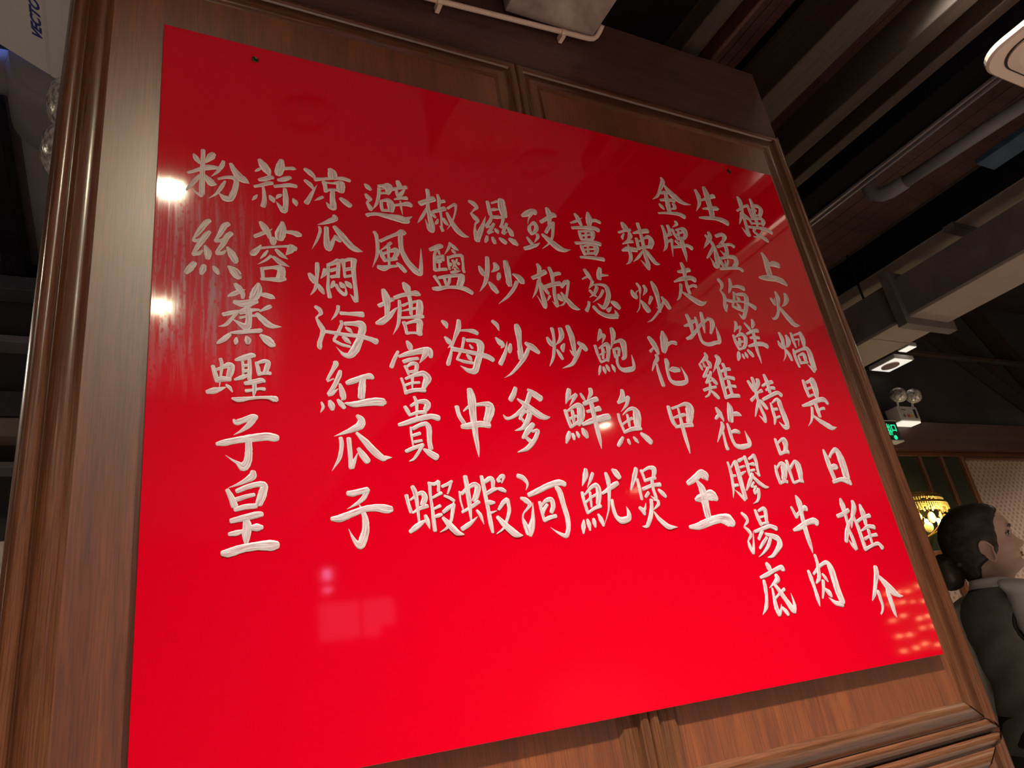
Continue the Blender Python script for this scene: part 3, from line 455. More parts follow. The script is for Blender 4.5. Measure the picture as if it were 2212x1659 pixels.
鮑|7724,6663,62 7702,6571,99 7602,6399,19;7627,6434,29 7776,6553,60 7784,6513,68 7693,6351,10;7526,6297,75 7540,6138,66 7576,5967,56;7600,6247,36 7740,6330,68 7820,6337,109 7797,6174,88 7736,5994,68;7685,6245,81 7667,6132,62 7644,6035,52;7593,6111,36 7722,6184,43;7573,5951,44 7744,6027,51;7545,5871,49 7506,5775,65 7466,5680,24;7608,5852,56 7617,5782,83 7619,5720,27;7687,5896,57 7706,5835,86 7725,5774,38;7811,5913,39 7837,5844,86 7847,5766,28;7998,6705,99 8007,6599,131 7956,6430,77 7867,6244,13;7964,6390,45 8082,6441,66 8187,6433,154 8189,6270,133 8160,6122,102 8089,6052,59;7938,6250,66 7935,6169,75 7928,6072,46;7975,6261,58 8067,6276,71 8029,6160,61;7928,6104,39 8041,6137,47;7985,6124,63 7948,5978,65 7973,5868,79 8065,5819,105 8230,5846,108 8313,5891,81 8334,6005,67 8328,6167,8
魚|7916,5394,83 7899,5286,112 7785,5149,69;7760,5138,65 7887,5194,84 8016,5250,71;8019,5260,88 7944,5105,65 7782,4959,5;7707,4906,65 7711,4768,66 7753,4584,66;7798,4890,18 7938,4994,51 8061,5029,91 8123,4960,176 8111,4830,189 8079,4690,151;7903,4903,54 7906,4784,71 7897,4665,53;7758,4711,45 7883,4783,46 7999,4836,64;7744,4550,55 7930,4617,80 8095,4640,91 8149,4632,66;7692,4452,58 7621,4369,86 7552,4292,67;7799,4415,53 7804,4372,71 7815,4329,48;7933,4461,49 7974,4403,79 8012,4355,36;8122,4533,73 8216,4456,135 8295,4369,123
魷|6764,3855,78 6730,3738,112 6628,3562,12;6890,3785,59 6827,3682,65 6722,3533,7;6603,3447,71 6607,3294,63 6638,3095,63;6649,3413,33 6800,3532,65 6919,3571,95 6938,3448,120 6875,3247,92;6758,3451,55 6743,3317,55 6731,3197,39;6624,3267,45 6752,3357,45 6899,3415,58;6648,3101,44 6779,3169,57 6914,3212,77;6529,2981,30 6499,2878,89 6473,2764,37;6598,2985,55 6612,2913,86 6612,2809,38;6723,2993,55 6724,2934,86 6729,2856,39;6833,3068,40 6867,2982,96 6896,2875,56;7004,3426,52 7139,3492,78 7288,3572,99 7362,3606,79;7153,3783,68 7173,3664,100 7154,3485,73 7104,3281,55 7046,3108,30 6925,2901,7;7174,3307,57 7160,3185,74 7183,3023,82 7276,2947,122 7428,2975,106 7460,3068,83 7435,3191,7;7307,3845,60 7366,3789,138 7419,3704,104
煲|7828,3865,89 7755,3715,103 7617,3477,39;7802,3671,61 7806,3530,70 7804,3306,60;7929,3828,72 7949,3742,63 7968,3627,54;7960,3814,47 8107,3878,64 8222,3856,121 8193,3754,85 8160,3697,73;7953,3634,54 8083,3669,62 8210,3689,64;7879,3486,67 8083,3547,69 8279,3565,86;8118,3639,80 8103,3497,71 8116,3298,70 8006,3364,8;7979,3421,65 7899,3345,58;8215,3466,63 8283,3401,99 8336,3343,72;7714,3156,68 7773,3099,104 7789,3037,61;7871,3241,8 7826,3139,47 7777,3085,59;8002,3287,77 7963,3121,83 7884,2958,93 7781,2827,67 7683,2831,14;8142,3270,70 8130,3200,67 7992,3103,11;8061,3286,31 8150,3269,46;8002,3078,26 8068,2952,87 8201,2823,110 8277,2793,89 8439,2786,7
王|8924,3578,97 9119,3673,134 9302,3776,147 9376,3715,220 9401,3647,81;9163,3605,79 9223,3478,167 9221,3302,182 9204,3084,161 9198,2955,151;9009,3270,70 9106,3290,153 9267,3330,157 9421,3341,237 9510,3273,114;8716,2775,70 8905,2781,135 9183,2855,163 9458,2902,176 9653,2866,258 9745,2805,168
金|10436,10913,85 10442,10798,131 10294,10555,87 10155,10337,69 9981,10208,8;10449,10723,52 10560,10535,181 10729,10380,194 10900,10290,112 11123,10284,12;10269,10436,65 10412,10495,93 10520,10498,80;10212,10236,71 10409,10286,96 10627,10302,112;10425,10440,115 10410,10258,137 10392,10067,148 10388,9954,126;10147,10111,62 10195,10046,112 10246,9991,50;10576,10197,108 10585,10095,100 10446,10021,17;10041,9841,50 10332,9897,73 10631,9927,114 10793,9883,145
生|11413,10765,106 11448,10586,150 11395,10361,92 11226,10121,9;11498,10489,54 11734,10606,92 11958,10711,141;11720,10910,120 11738,10745,195 11721,10505,179 11726,10272,188 11690,10072,156;11458,10238,42 11692,10294,97 11915,10338,138 11994,10334,37;11261,9949,43 11443,9977,99 11765,10019,116 11989,10003,165 12129,9951,172
辣|8932,9365,110 8975,9260,183 8975,9191,102;8768,9094,57 8925,9165,68 9106,9223,79;8906,9093,38 8836,8986,68 8840,8936,41;9048,9169,64 9066,9069,128 8983,8952,57 8876,8874,12;8799,8811,31 8957,8888,75 9088,8918,81;8746,8634,48 8909,8702,133 9129,8712,115;8939,8817,41 8945,8674,89 8931,8488,99 8854,8361,57 8755,8293,7;9156,9145,43 9343,9212,106 9578,9280,127;9356,9425,107 9365,9225,95 9360,8912,102 9337,8601,102 9352,8368,111 9329,8256,63 9269,8356,76 9177,8467,11;9210,9016,82 9207,8870,91 9198,8740,80;9254,8946,38 9446,9065,55 9567,9112,122 9610,9006,162 9527,8836,112;9191,8748,64 9342,8815,69 9551,8857,101;9297,8714,51 9144,8538,71 8964,8385,11;9396,8721,88 9484,8556,132 9561,8449,120 9677,8429,21
牌|10045,9497,80 10066,9313,110 10039,9095,113 9991,8929,79 9879,8798,12;10214,9528,104 10227,9413,109 10193,9299,91;10064,9241,88 10253,9309,71;10051,9070,64 10227,9162,64;10218,9160,82 10166,8957,62 10116,8696,10;10480,9686,95 10490,9623,88 10330,9503,8;10322,9448,82 10347,9308,83 10407,9192,72;10407,9445,44 10561,9508,71 10672,9491,161 10670,9364,122 10584,9240,76;10478,9457,77 10456,9291,76;10387,9315,40 10616,9436,65;10385,9216,55 10606,9280,56;10313,9132,83 10382,9081,107;10203,8955,74 10406,9005,83 10616,9066,95 10734,9014,142;10489,9242,91 10489,9028,135 10494,8799,99 10467,8602,11;10542,9197,53 10523,9105,85
猛|11415,9558,97 11415,9437,128 11227,9203,75 11115,9076,8;11290,9452,90 11401,9305,115 11457,9112,122 11435,8873,160 11391,8686,138 11312,8630,143 11270,8740,61 11221,8858,12;11440,9183,85 11270,8974,83 11115,8806,40;11605,9488,89 11796,9568,106 11889,9537,150 11796,9390,80 11610,9266,12;11551,9183,80 11799,9279,76 12000,9321,92 12089,9280,116;11746,9335,105 11822,9227,128 11803,9058,116 11718,8989,107 11604,9099,20;11513,8894,73 11531,8743,111 11576,8642,112;11577,8876,73 11806,8948,90 11995,8959,141 12004,8814,139 11876,8686,98;11661,8826,47 11647,8670,82;11761,8850,63 11709,8733,50 11668,8673,28;11433,8576,78 11712,8626,80 12014,8669,88 12120,8621,112
走|10131,8309,61 10291,8349,104 10479,8410,111;10303,8548,100 10322,8387,140 10290,8195,82;9946,8030,38 10148,8125,99 10431,8197,124 10551,8162,152;10115,7986,87 10067,7830,82 9976,7654,56 9877,7563,11;10292,8110,74 10281,7957,96 10293,7792,97;10314,7945,62 10444,8004,70 10537,7999,101;10101,7793,54 10270,7689,130 10476,7581,158 10607,7580,93 10732,7644,7
炒|8910,7852,72 8961,7754,78 8920,7573,27 8867,7378,26 8815,7247,30 8720,7143,6;8733,7661,69 8759,7569,150 8811,7513,121;8815,7561,34 8846,7644,29 8918,7693,11;9081,7818,82 9106,7724,96 8997,7575,7;8917,7439,60 8980,7328,151 9036,7224,151;9207,7561,94 9099,7389,54;9313,7938,83 9358,7789,153 9369,7580,118 9352,7370,86 9336,7226,57;9328,7288,41 9265,7337,10;9486,7594,74 9557,7474,136 9609,7351,125;9503,7500,63 9396,7343,67 9220,7151,49 9061,7009,41 8928,6942,6
地|10035,7230,95 10070,7113,125 10074,6954,120 10050,6794,49;9885,6952,45 10015,6996,78 10193,7102,84;9863,6652,64 9997,6711,96 10197,6887,72 10401,7066,71 10610,7193,50;10606,7209,75 10692,7161,144 10682,7046,133 10566,6842,62;10458,7324,93 10437,7118,112 10401,6842,40;10258,7189,72 10253,7004,92 10238,6764,82 10269,6609,95 10419,6567,96 10622,6624,93 10745,6658,95 10774,6796,104 10770,7030,11
海|11271,8268,109 11329,8180,118 11301,8072,76 11225,7993,32;11222,7984,48 11298,7865,105 11274,7742,95 11219,7583,86 11220,7448,45 11312,7628,38;11618,8324,80 11597,8180,106 11507,8012,66 11451,7935,18;11627,8123,47 11820,8157,95 11971,8123,138;11624,7974,86 11562,7776,70 11453,7610,55;11450,7601,67 11565,7563,89 11729,7521,77;11677,7929,68 11910,7957,112 11961,7876,151 11880,7658,123 11758,7439,111 11657,7327,88 11568,7436,12;11675,7868,49 11708,7820,110 11744,7781,49;11620,7689,48 11650,7632,108 11703,7587,29;11325,7748,85 11467,7731,90 11734,7754,51 11949,7735,92 12136,7635,144
鮮|11394,7199,87 11383,7115,96 11258,6930,18;11310,6992,22 11472,7091,52 11496,7076,69 11380,6892,15;11211,6852,77 11224,6675,100 11263,6517,78;11269,6825,37 11464,6908,94 11544,6833,124 11491,6665,95 11394,6560,73;11360,6784,83 11319,6618,72;11254,6678,72 11436,6726,56;11263,6517,59 11453,6589,60;11216,6441,79 11183,6351,114 11128,6252,55;11306,6401,55 11315,6345,77 11319,6306,44;11401,6448,56 11416,6385,100 11425,6330,44;11502,6512,79 11565,6444,125 11600,6383,91;11657,7192,71 11717,7115,95 11768,7036,83;11918,7303,81 11916,7218,116 11839,7093,57;11616,6922,60 11816,7007,80 11989,7040,105;11690,6830,59 11840,6860,92 11958,6854,80;11560,6614,55 11793,6682,100 12002,6708,119 12125,6661,133;11831,6992,90 11808,6774,100 11776,6510,89 11787,6332,56 11785,6212,11
花|8869,6594,96 8933,6495,144 8992,6350,124 9010,6240,65;8822,6277,67 8911,6358,47 9035,6473,7;9261,6759,75 9253,6613,200 9207,6427,183 9163,6304,118;9167,6319,49 9290,6449,68 9416,6528,74 9535,6523,104;8946,6204,92 8950,6130,94 8840,6005,66 8748,5854,23;8907,6010,44 8898,5864,81 8914,5692,99 8930,5550,99;9164,6124,92 9165,6043,124 9125,5879,80 9132,5705,84 9207,5622,105 9391,5618,111 9542,5670,85 9562,5789,86 9497,5991,8;9181,5897,45 9294,5912,133 9430,5913,97
甲|8920,5099,96 8923,4947,96 8943,4797,106 9007,4690,80;9000,5068,59 9172,5123,53 9353,5173,94 9432,5105,222 9400,4949,185 9334,4794,146;8982,4874,39 9178,4928,80 9285,4952,68;8973,4682,53 9180,4721,89 9400,4741,92;9149,5073,62 9149,4941,61 9143,4707,96 9148,4462,95 9159,4288,69 9157,4155,14
雞|10242,6348,71 10248,6256,107 10028,6103,20;10014,6087,61 10036,6020,80 10050,5953,40;10121,6117,50 10138,6035,81;10242,6187,72 10287,6106,122 10277,6021,68;10222,6018,70 10148,5930,75 10015,5794,51;10019,5790,41 10154,5840,56;10261,5922,65 10175,5796,77 10042,5662,44;10050,5662,48 10203,5723,41;10233,5784,61 10276,5727,111 10326,5662,91;9934,5494,68 10111,5554,64 10282,5585,67;10144,5652,64 10110,5525,70 10035,5404,50 9929,5348,33;10140,5482,59 10205,5412,109 10269,5341,89;10525,6300,106 10571,6218,141 10447,6071,71 10311,5910,8;10491,6066,81 10494,5891,110 10488,5664,119 10477,5424,98 10469,5350,87;10648,6123,94 10663,6009,91 10636,5854,78;10520,5938,56 10679,6002,74 10805,6018,81;10520,5756,35 10688,5819,78 10840,5805,98;10524,5561,41 10676,5629,60 10820,5621,78;10667,5734,100 10659,5583,100 10661,5433,90;10441,5349,70 10631,5402,91 10845,5412,89
花|10131,5117,78 10175,5018,137 10228,4890,68 10228,4840,28;10034,4885,54 10115,4944,74 10252,5035,11;10486,5248,40 10499,5131,163 10450,4969,156 10421,4860,147;10414,4968,70 10600,5010,103 10689,5006,98 10758,4972,19;10165,4810,75 10159,4718,109 10030,4547,62 9914,4392,12;10140,4612,55 10124,4492,64 10118,4326,83 10128,4257,103;10306,4786,58 10316,4665,95 10316,4468,86 10371,4329,102 10521,4302,117 10734,4347,100 10753,4446,107 10718,4653,8;10337,4602,47 10463,4633,105 10563,4613,76
精|11229,5768,82 11286,5646,117 11321,5548,93;11374,5852,93 11386,5718,115 11372,5601,101 11353,5418,91 11366,5156,91 11399,4979,101 11372,4858,68 11332,4913,68 11245,5003,9;11517,5818,114 11509,5742,111 11380,5568,56;11155,5327,84 11280,5414,62 11424,5520,53 11546,5568,91;11346,5319,68 11235,5135,67 11132,4971,28;11415,5338,70 11481,5242,116 11533,5162,93;11755,5943,84 11772,5824,119 11776,5672,106 11765,5537,93;11600,5679,53 11738,5738,78 11930,5791,98;11667,5582,53 11805,5640,74 11936,5646,93;11496,5358,75 11731,5451,84 11978,5539,97 12077,5493,126;11685,5283,58 11682,5119,91 11673,4939,88 11610,4808,41;11731,5293,38 11869,5374,73 11942,5344,145 11952,5161,141 11971,4948,163 11967,4785,125 11868,4750,107 11759,4868,14;11703,5144,69 11823,5157,78;11722,4957,53 11841,4993,53
是|12915,5881,89 12914,5697,115 12928,5498,89;12996,5833,71 13193,5915,87;13220,5925,155 13215,5836,206 13205,5659,190 13168,5500,124;12964,5682,65 13097,5724,57;12913,5488,55 13087,5549,56;12624,5262,57 12847,5314,104 13191,5423,118 13383,5440,128 13449,5355,105;13058,5357,114 13057,5202,126 13059,5032,100;13087,5169,46 13188,5215,64 13286,5228,81;12900,5230,82 12835,5058,78 12733,4904,48 12595,4792,9;12850,5042,73 13028,4912,120 13249,4800,153 13349,4769,98 13482,4792,8
品|11498,4479,78 11509,4330,100 11521,4159,99;11508,4377,52 11671,4474,66 11745,4451,172 11731,4317,127 11664,4206,98;11525,4167,72 11688,4214,76 11758,4207,100;11270,3913,63 11253,3746,95 11263,3552,85;11269,3837,48 11419,3958,70 11492,3912,187 11459,3760,163 11384,3625,116;11260,3544,55 11391,3595,80 11465,3579,81;11625,4012,88 11625,3866,99 11631,3562,76;11677,3866,65 11849,4005,73 11910,3927,170 11899,3757,153 11865,3605,107;11634,3547,56 11796,3590,60 11906,3581,86
日|12818,4255,73 12836,4054,144 12842,3830,143 12863,3593,119;12936,4102,74 13033,4192,72 13204,4267,131 13259,4120,212 13267,3877,220 13248,3653,205;12872,3870,94 12979,3886,152 13050,3893,114;12791,3555,82 13047,3607,101 13255,3573,162 13303,3509,97
樓|12782,10847,86 12809,10711,166 12777,10443,107 12765,10202,107 12749,9923,119 12738,9717,131;12726,9715,140 12641,9807,84 12577,9916,11;12597,10398,66 12829,10553,70 13017,10641,86;12722,10352,104 12656,10201,86 12525,9990,16;12789,10325,101 12852,10258,144 12911,10209,86;13200,10862,87 13211,10710,140 13176,10439,123 13161,10196,122 13132,10031,79;13033,10654,99 13044,10474,112 13050,10315,98;13231,10673,102 13394,10685,130 13462,10596,151 13340,10370,103;13054,10326,52 13361,10424,53;13044,10535,26 13270,10538,78;12915,10250,85 12962,10080,85;12998,10235,67 13315,10305,102 13403,10241,156 13325,10096,79;12970,10101,59 13345,10150,72;12808,9963,83 13104,9987,86 13396,9989,134 13560,9919,128;13080,9983,42 12945,9860,96 13101,9751,98 13251,9679,141 13318,9622,100;13262,9936,65 13141,9797,66 12995,9703,67 12858,9689,19
上|12976,9229,96 13026,9047,187 13001,8817,193 12992,8630,193;13087,8924,79 13258,8968,177 13400,8960,183;12609,8503,64 12820,8523,163 13153,8541,177 13354,8494,184 13454,8414,95
火|12984,8154,83 13000,7998,147 12934,7810,95 12868,7624,88 12745,7466,83 12624,7405,54 12586,7452,12;12756,7953,84 12800,7892,119 12831,7798,83;12838,7815,64 12893,8002,17;13285,8133,120 13287,8016,158 13159,7852,79 13026,7771,8;12951,7779,48 13012,7639,132 13134,7458,179 13257,7325,149 13430,7310,10
煱|12652,7045,80 12688,6923,134 12682,6767,87 12669,6597,63 12610,6455,45 12497,6333,6;12534,6824,56 12560,6726,112 12620,6662,78;12619,6731,64 12632,6833,11;12852,6993,91 12872,6877,160 12798,6746,94 12715,6685,11;12702,6607,79 12751,6496,112 12768,6375,88;13031,7072,79 13030,6906,102 13046,6712,57;13079,7021,45 13319,7099,61;13344,7109,117 13362,6967,172 13332,6806,109 13300,6733,25;13081,6911,49 13231,6940,41;13227,6939,52 13154,6760,25;12931,6649,66 12913,6447,99 12942,6220,78;12937,6572,70 13194,6670,67 13389,6709,129 13429,6594,173 13415,6407,180 13405,6206,168;13377,6142,114 13310,6215,80 13217,6316,9;13020,6493,56 13026,6394,78 13036,6303,67;13047,6511,46 13223,6555,96 13219,6454,122 13207,6361,77;13012,6317,72 13255,6357,73
膠|10037,3981,59 10043,3762,78 10012,3547,75 9976,3405,46 9926,3280,7;10085,3879,39 10187,3981,47;10239,3996,110 10239,3790,119 10232,3515,118 10235,3273,107;10204,3238,77 10114,3346,67 10020,3440,8;10032,3705,57 10139,3718,57;10020,3518,71 10136,3531,64;10319,4011,75 10431,4056,62 10496,4078,55;10514,4101,82 10522,3966,101 10504,3715,60;10318,3878,56 10442,3907,49;10298,3746,68 10433,3804,27;10600,4049,56 10742,4117,63;10757,4132,105 10780,4011,93 10756,3847,71 10753,3713,72;10743,3713,60 10656,3788,10;10580,3944,48 10696,3944,88;10568,3811,57 10673,3832,50;10582,3744,77 10440,3570,92 10309,3421,33;10585,3678,81 10687,3567,99 10809,3485,83 10912,3476,24;10559,3583,41 10464,3483,57;10464,3483,43 10592,3495,41;10583,3496,45 10493,3410,48;10493,3410,50 10497,3345,46 10569,3409,39;10618,3437,88 10592,3322,83 10511,3209,53 10378,3156,7
湯|10028,2984,65 10102,2912,96 10116,2829,69 10001,2738,22;9996,2724,45 10078,2653,84 10110,2570,72 10013,2480,38;9999,2467,37 10004,2360,84 10039,2238,65;10048,2237,62 10101,2368,54 10195,2648,7;10386,3029,69 10407,2888,98 10436,2748,88;10464,3012,53 10604,3057,83 10641,3007,109 10591,2783,77;10434,2887,54 10584,2910,41;10414,2762,54 10631,2789,55;10223,2626,65 10414,2666,78 10638,2712,87 10790,2664,110;10419,2631,71 10331,2546,71 10269,2481,64;10471,2574,58 10637,2518,110 10750,2471,135 10768,2374,137 10645,2258,99 10493,2158,65 10356,2140,10;10481,2505,59 10351,2409,74 10232,2314,52;10565,2480,75 10457,2349,78 10302,2236,49 10146,2161,7
牛|11365,3064,64 11398,2954,85 11430,2866,105;11427,2881,73 11614,2991,79 11740,3046,110 11741,3002,107;11579,3286,54 11613,3153,161 11590,2934,115 11564,2689,125 11558,2447,125 11563,2277,93 11560,2145,10;11242,2610,66 11408,2652,113 11648,2743,114 11864,2771,141 11929,2732,160
底|10294,2034,78 10323,1963,127 10334,1894,78;10052,1798,57 10216,1834,84 10475,1912,78 10642,1942,102 10653,1900,120;10111,1734,75 10096,1601,93 10063,1445,73 9989,1282,84 9861,1164,8;10444,1812,88 10452,1736,119 10318,1665,56 10195,1600,7;10260,1589,47 10243,1430,75 10226,1248,104 10252,1128,94;10258,1121,59 10322,1200,53 10372,1307,7;10274,1415,42 10421,1496,56 10549,1553,68;10354,1635,76 10439,1494,105 10515,1355,105 10603,1201,134 10631,1152,96;10633,1145,92 10686,1260,77 10680,1475,8;10370,1235,64 10422,1178,93 10463,1115,84
肉|11297,1829,73 11312,1702,104 11326,1506,82 11326,1327,102 11319,1178,16;11411,1765,54 11623,1893,72 11840,1958,91 11914,1845,164 11919,1630,172 11917,1404,172 11948,1206,150;11926,1159,100 11742,1210,92 11610,1324,10;11596,2110,75 11600,1980,85 11565,1811,93 11513,1674,94 11407,1597,40;11640,1749,52 11689,1675,84 11728,1602,32;11604,1625,81 11546,1475,79 11453,1317,38;11596,1471,61 11664,1396,124 11696,1331,73
介|13188,1777,127 13161,1659,143 13024,1462,106 12915,1296,102 12775,1157,19;13189,1605,69 13305,1456,160 13464,1282,169 13600,1190,80 13721,1176,8;13026,1316,92 13025,1186,92 13024,1057,79 12973,961,51 12895,898,37;13304,1368,59 13301,1236,129 13299,1062,128 13296,889,93 13312,795,19
推|12839,3190,75 12835,3058,161 12823,2814,98 12792,2605,73 12806,2397,110 12813,2176,109;12791,2154,60 12731,2244,72 12682,2356,12;12579,2838,90 12762,2880,98 12963,2956,92;12977,2792,49 12815,2652,92 12693,2498,119 12588,2329,98;13168,3132,101 13159,3016,142 13008,2807,101 12876,2586,22;13055,2805,76 13076,2561,112 13074,2321,111 13080,2146,123;13358,3052,78 13364,2894,167 13353,2729,126 13327,2632,87;13101,2706,76 13306,2780,76 13546,2822,102;13138,2518,38 13382,2597,87 13565,2574,107;13159,2349,74 13355,2404,68 13557,2419,81;13353,2517,101 13339,2372,88 13325,2229,75;13053,2140,81 13328,2212,67 13510,2235,91 13587,2151,124'''

def catmull(P, sub=5):
    if len(P) < 3:
        a, b = P[0], P[-1]
        return [tuple(a[k] + (b[k] - a[k]) * i / sub for k in range(3)) for i in range(sub + 1)]
    out = []
    for i in range(len(P) - 1):
        p0 = P[max(i - 1, 0)]; p1 = P[i]; p2 = P[i + 1]; p3 = P[min(i + 2, len(P) - 1)]
        for s in range(sub):
            t = s / sub; q = []
            for k in range(3):
                # slack tension keeps hooks from overshooting
                m1 = (p2[k] - p0[k]) * .42; m2 = (p3[k] - p1[k]) * .42
                h = t * t
                q.append((2 * h * t - 3 * h + 1) * p1[k] + (h * t - 2 * h + t) * m1 + (-2 * h * t + 3 * h) * p2[k] + (h * t - h) * m2)
            q[2] = max(q[2], .00012); out.append(tuple(q))
    out.append(tuple(P[-1])); return out

rng = random.Random(7)
def stroke(bm, uvl, P, layer):
    S = catmull(P)
    n = len(S)
    # rounded brush ends
    def cap(a, b, w):
        d = Vector((a[0] - b[0], a[1] - b[1])); d = d.normalized() if d.length > 1e-9 else Vector((1, 0))
        return [(a[0] + d.x * w * f, a[1] + d.y * w * f, w * g) for f, g in ((.10, .93), (.20, .78), (.28, .52), (.31, .22))]
    if S[0][2] > .0022: S = cap(S[0], S[1], S[0][2])[::-1] + S
    if S[-1][2] > .0022: S = S + cap(S[-1], S[-2], S[-1][2])
    n = len(S); uo = rng.uniform(0, 40); vo = float(rng.randrange(0, 60)); y0 = -.00012 - .00005 * layer
    rows = []; ulen = uo
    vv = (.02, .14, .32, .5, .68, .86, .98); hh = (.0, .75, .55, .62, .55, .75, .0)
    for i, (x, z, w) in enumerate(S):
        a = S[max(i - 1, 0)]; b = S[min(i + 1, n - 1)]
        d = Vector((b[0] - a[0], b[1] - a[1]))
        d = d.normalized() if d.length > 1e-9 else Vector((1, 0))
        nx, nz = -d.y, d.x
        if i: ulen += math.hypot(x - S[i - 1][0], z - S[i - 1][1]) / .012
        j1 = 1 + rng.uniform(-.05, .05); j2 = 1 + rng.uniform(-.05, .05)
        row = []
        for v, h in zip(vv, hh):
            o = (v - .5) * w * (j1 if v < .5 else j2)
            row.append((bm.verts.new((x + nx * o, y0 - h * min(.0011, w * .12), z + nz * o)), ulen, vo + v))
        rows.append(row)
    for r0, r1 in zip(rows, rows[1:]):
        for j in range(len(vv) - 1):
            q = (r0[j], r0[j + 1], r1[j + 1], r1[j])
            try: f = bm.faces.new([t[0] for t in q])
            except ValueError: continue
            for lp, t in zip(f.loops, q): lp[uvl].uv = (t[1], t[2])
            f.smooth = True

for line in CHARS.split('\n'):
    ch, data = line.split('|')
    bm = NB(); uvl = bm.loops.layers.uv.new('UVMap')
    for li, st in enumerate(data.split(';')):
        P = [tuple(int(c) * 1e-4 for c in t.split(',')) for t in st.split()]
        stroke(bm, uvl, P, li)
    me = bpy.data.meshes.new('painted_character'); bm.to_mesh(me); bm.free()
    me.materials.append(paint)
    o = bpy.data.objects.new('painted_character', me); COL.objects.link(o); o.parent = board
    o['label'] = 'white brush-painted character ' + ch

# ------------------------------------------------------------------ room shell
bm = NB(); box(bm, (-5, -5.2, -.1), (9.5, 7.0, 0)); struct(obj('floor', bm, floor_m))
bm = NB(); box(bm, (-5, -5.2, 3.75), (9.5, 7.0, 3.85)); ceil = struct(obj('ceiling', bm, roof_m))
bm = NB(); box(bm, (-5, 3.0, 0), (9.5, 3.12, 3.75)); wback = struct(obj('wall_back', bm, dark_wall))
bm = NB(); box(bm, (-5, -5.2, 0), (9.5, -5.08, 3.75)); wfront = struct(obj('wall_front', bm, room_wall))
bm = NB(); box(bm, (-5.1, -5.2, 0), (-5, 7.0, 3.75)); struct(obj('wall_left', bm, room_wall))
bm = NB(); box(bm, (9.5, -5.2, 0), (9.6, 7.0, 3.75)); struct(obj('wall_right', bm, room_wall))

# lowered grey soffits on the room side, with a dark slot between them
bm = NB(); box(bm, (-5, -5.08, 3.0), (1.43, .50, 3.10)); obj('soffit', bm, soffit_m, ceil)
bm = NB(); box(bm, (2.46, -5.08, 3.0), (9.5, .25, 3.10)); obj('soffit', bm, soffit_m, ceil)
for gx in (2.495, 2.56, 2.75):
    bm = NB(); box(bm, (gx, -5.0, 2.992), (gx + .02, .25, 3.0)); obj('soffit_groove', bm, black, ceil)

# ------------------------------------------------------------------ ceiling timbers, all running away from the viewer
def beam(name, x0, x1, z0, z1, y0, y1, m, label, cat='ceiling beam', group=None):
    b = NB(); box(b, (x0, y0, z0), (x1, y1, z1), .004)
    return tag(obj(name, b, m), label, cat, group)
beam('plastered_beam', .711, .950, 2.735, 3.10, .505, .992, plaster, 'stained pale plaster beam meeting the wood frieze above the menu board')
beam('ceiling_strip', 1.318, 1.378, 2.885, 2.96, .42, 2.99, wood_pale, 'thin pale timber strip left of the dark gap above the frieze')
beam('ceiling_strip', 1.425, 1.440, 2.885, 2.94, .42, 2.99, wood_cornice, 'narrow reddish timber strip beside the pale strip above the frieze')
beam('ceiling_joist', 1.717, 1.830, 2.90, 3.06, .42, 2.99, wood_pale, 'broad pale brown joist at the right end of the frieze')
beam('ceiling_joist', 2.010, 2.075, 2.90, 3.02, .42, 2.99, wood_joist, 'slim brown joist second to the right of the frieze end')
beam('ceiling_joist', 2.155, 2.205, 2.90, 3.02, .42, 2.99, wood_joist, 'slim brown joist just left of the black rail box')
for i in range(7):
    x = 1.47 + i * .036
    b = NB(); box(b, (x, .42, 3.09), (x + .033, 2.99, 3.115), .002); obj('lining_board', b, wood_dark, ceil)
for i in range(16):
    x = 1.84 + i * .088
    b = NB(); box(b, (x, .42, 3.12), (x + .085, 2.99, 3.14), .002); obj('lining_board', b, wood_dark, ceil)

t = thing('ceiling_track', 'long black ceiling rail box with two pale strips as painted highlights along its lower edge', 'ceiling rail', (2.38, 1.6, 2.90))
b = NB(); box(b, (2.29, .26, 2.90), (2.45, 2.98, 3.06), .004); wobj('housing', b, track_m, t)
for x in (2.425, 2.455):  # pale strips stand in for highlights on the glossy box edges
    b = NB(); box(b, (x, .26, 2.889), (x + .010, 2.98, 2.900), .002); r = wobj('rail', b, rail_m, t); r['label'] = 'thin grey strip painted as an edge highlight'
for y, z0 in ((.98, 3.06), (1.30, 3.06)):
    b = NB(); tube(b, [(2.31, y, z0), (2.31, y, 3.74)], .006, 8); wobj('hanger_rod', b, steel, t)

t = thing('drain_pipe', 'grey ceiling pipe ending in an elbow that turns up, beside the black rail', 'pipe', (2.6, 1.36, 2.90))
b = NB(); tube(b, [(2.672, .745, 2.885), (2.607, 1.30, 2.885)], .024, 20); wobj('pipe_run', b, pipe_m, t, True)
b = NB()
tube(b, [(2.610, 1.27, 2.885), (2.603, 1.33, 2.886), (2.598, 1.365, 2.895), (2.595, 1.388, 2.915), (2.594, 1.396, 2.945), (2.594, 1.397, 2.99)], .029, 20)
wobj('elbow', b, pipe_m, t, True)
b = NB(); tube(b, [(2.594, 1.397, 2.98), (2.594, 1.397, 3.75)], .024, 20); wobj('riser', b, pipe_m, t, True)

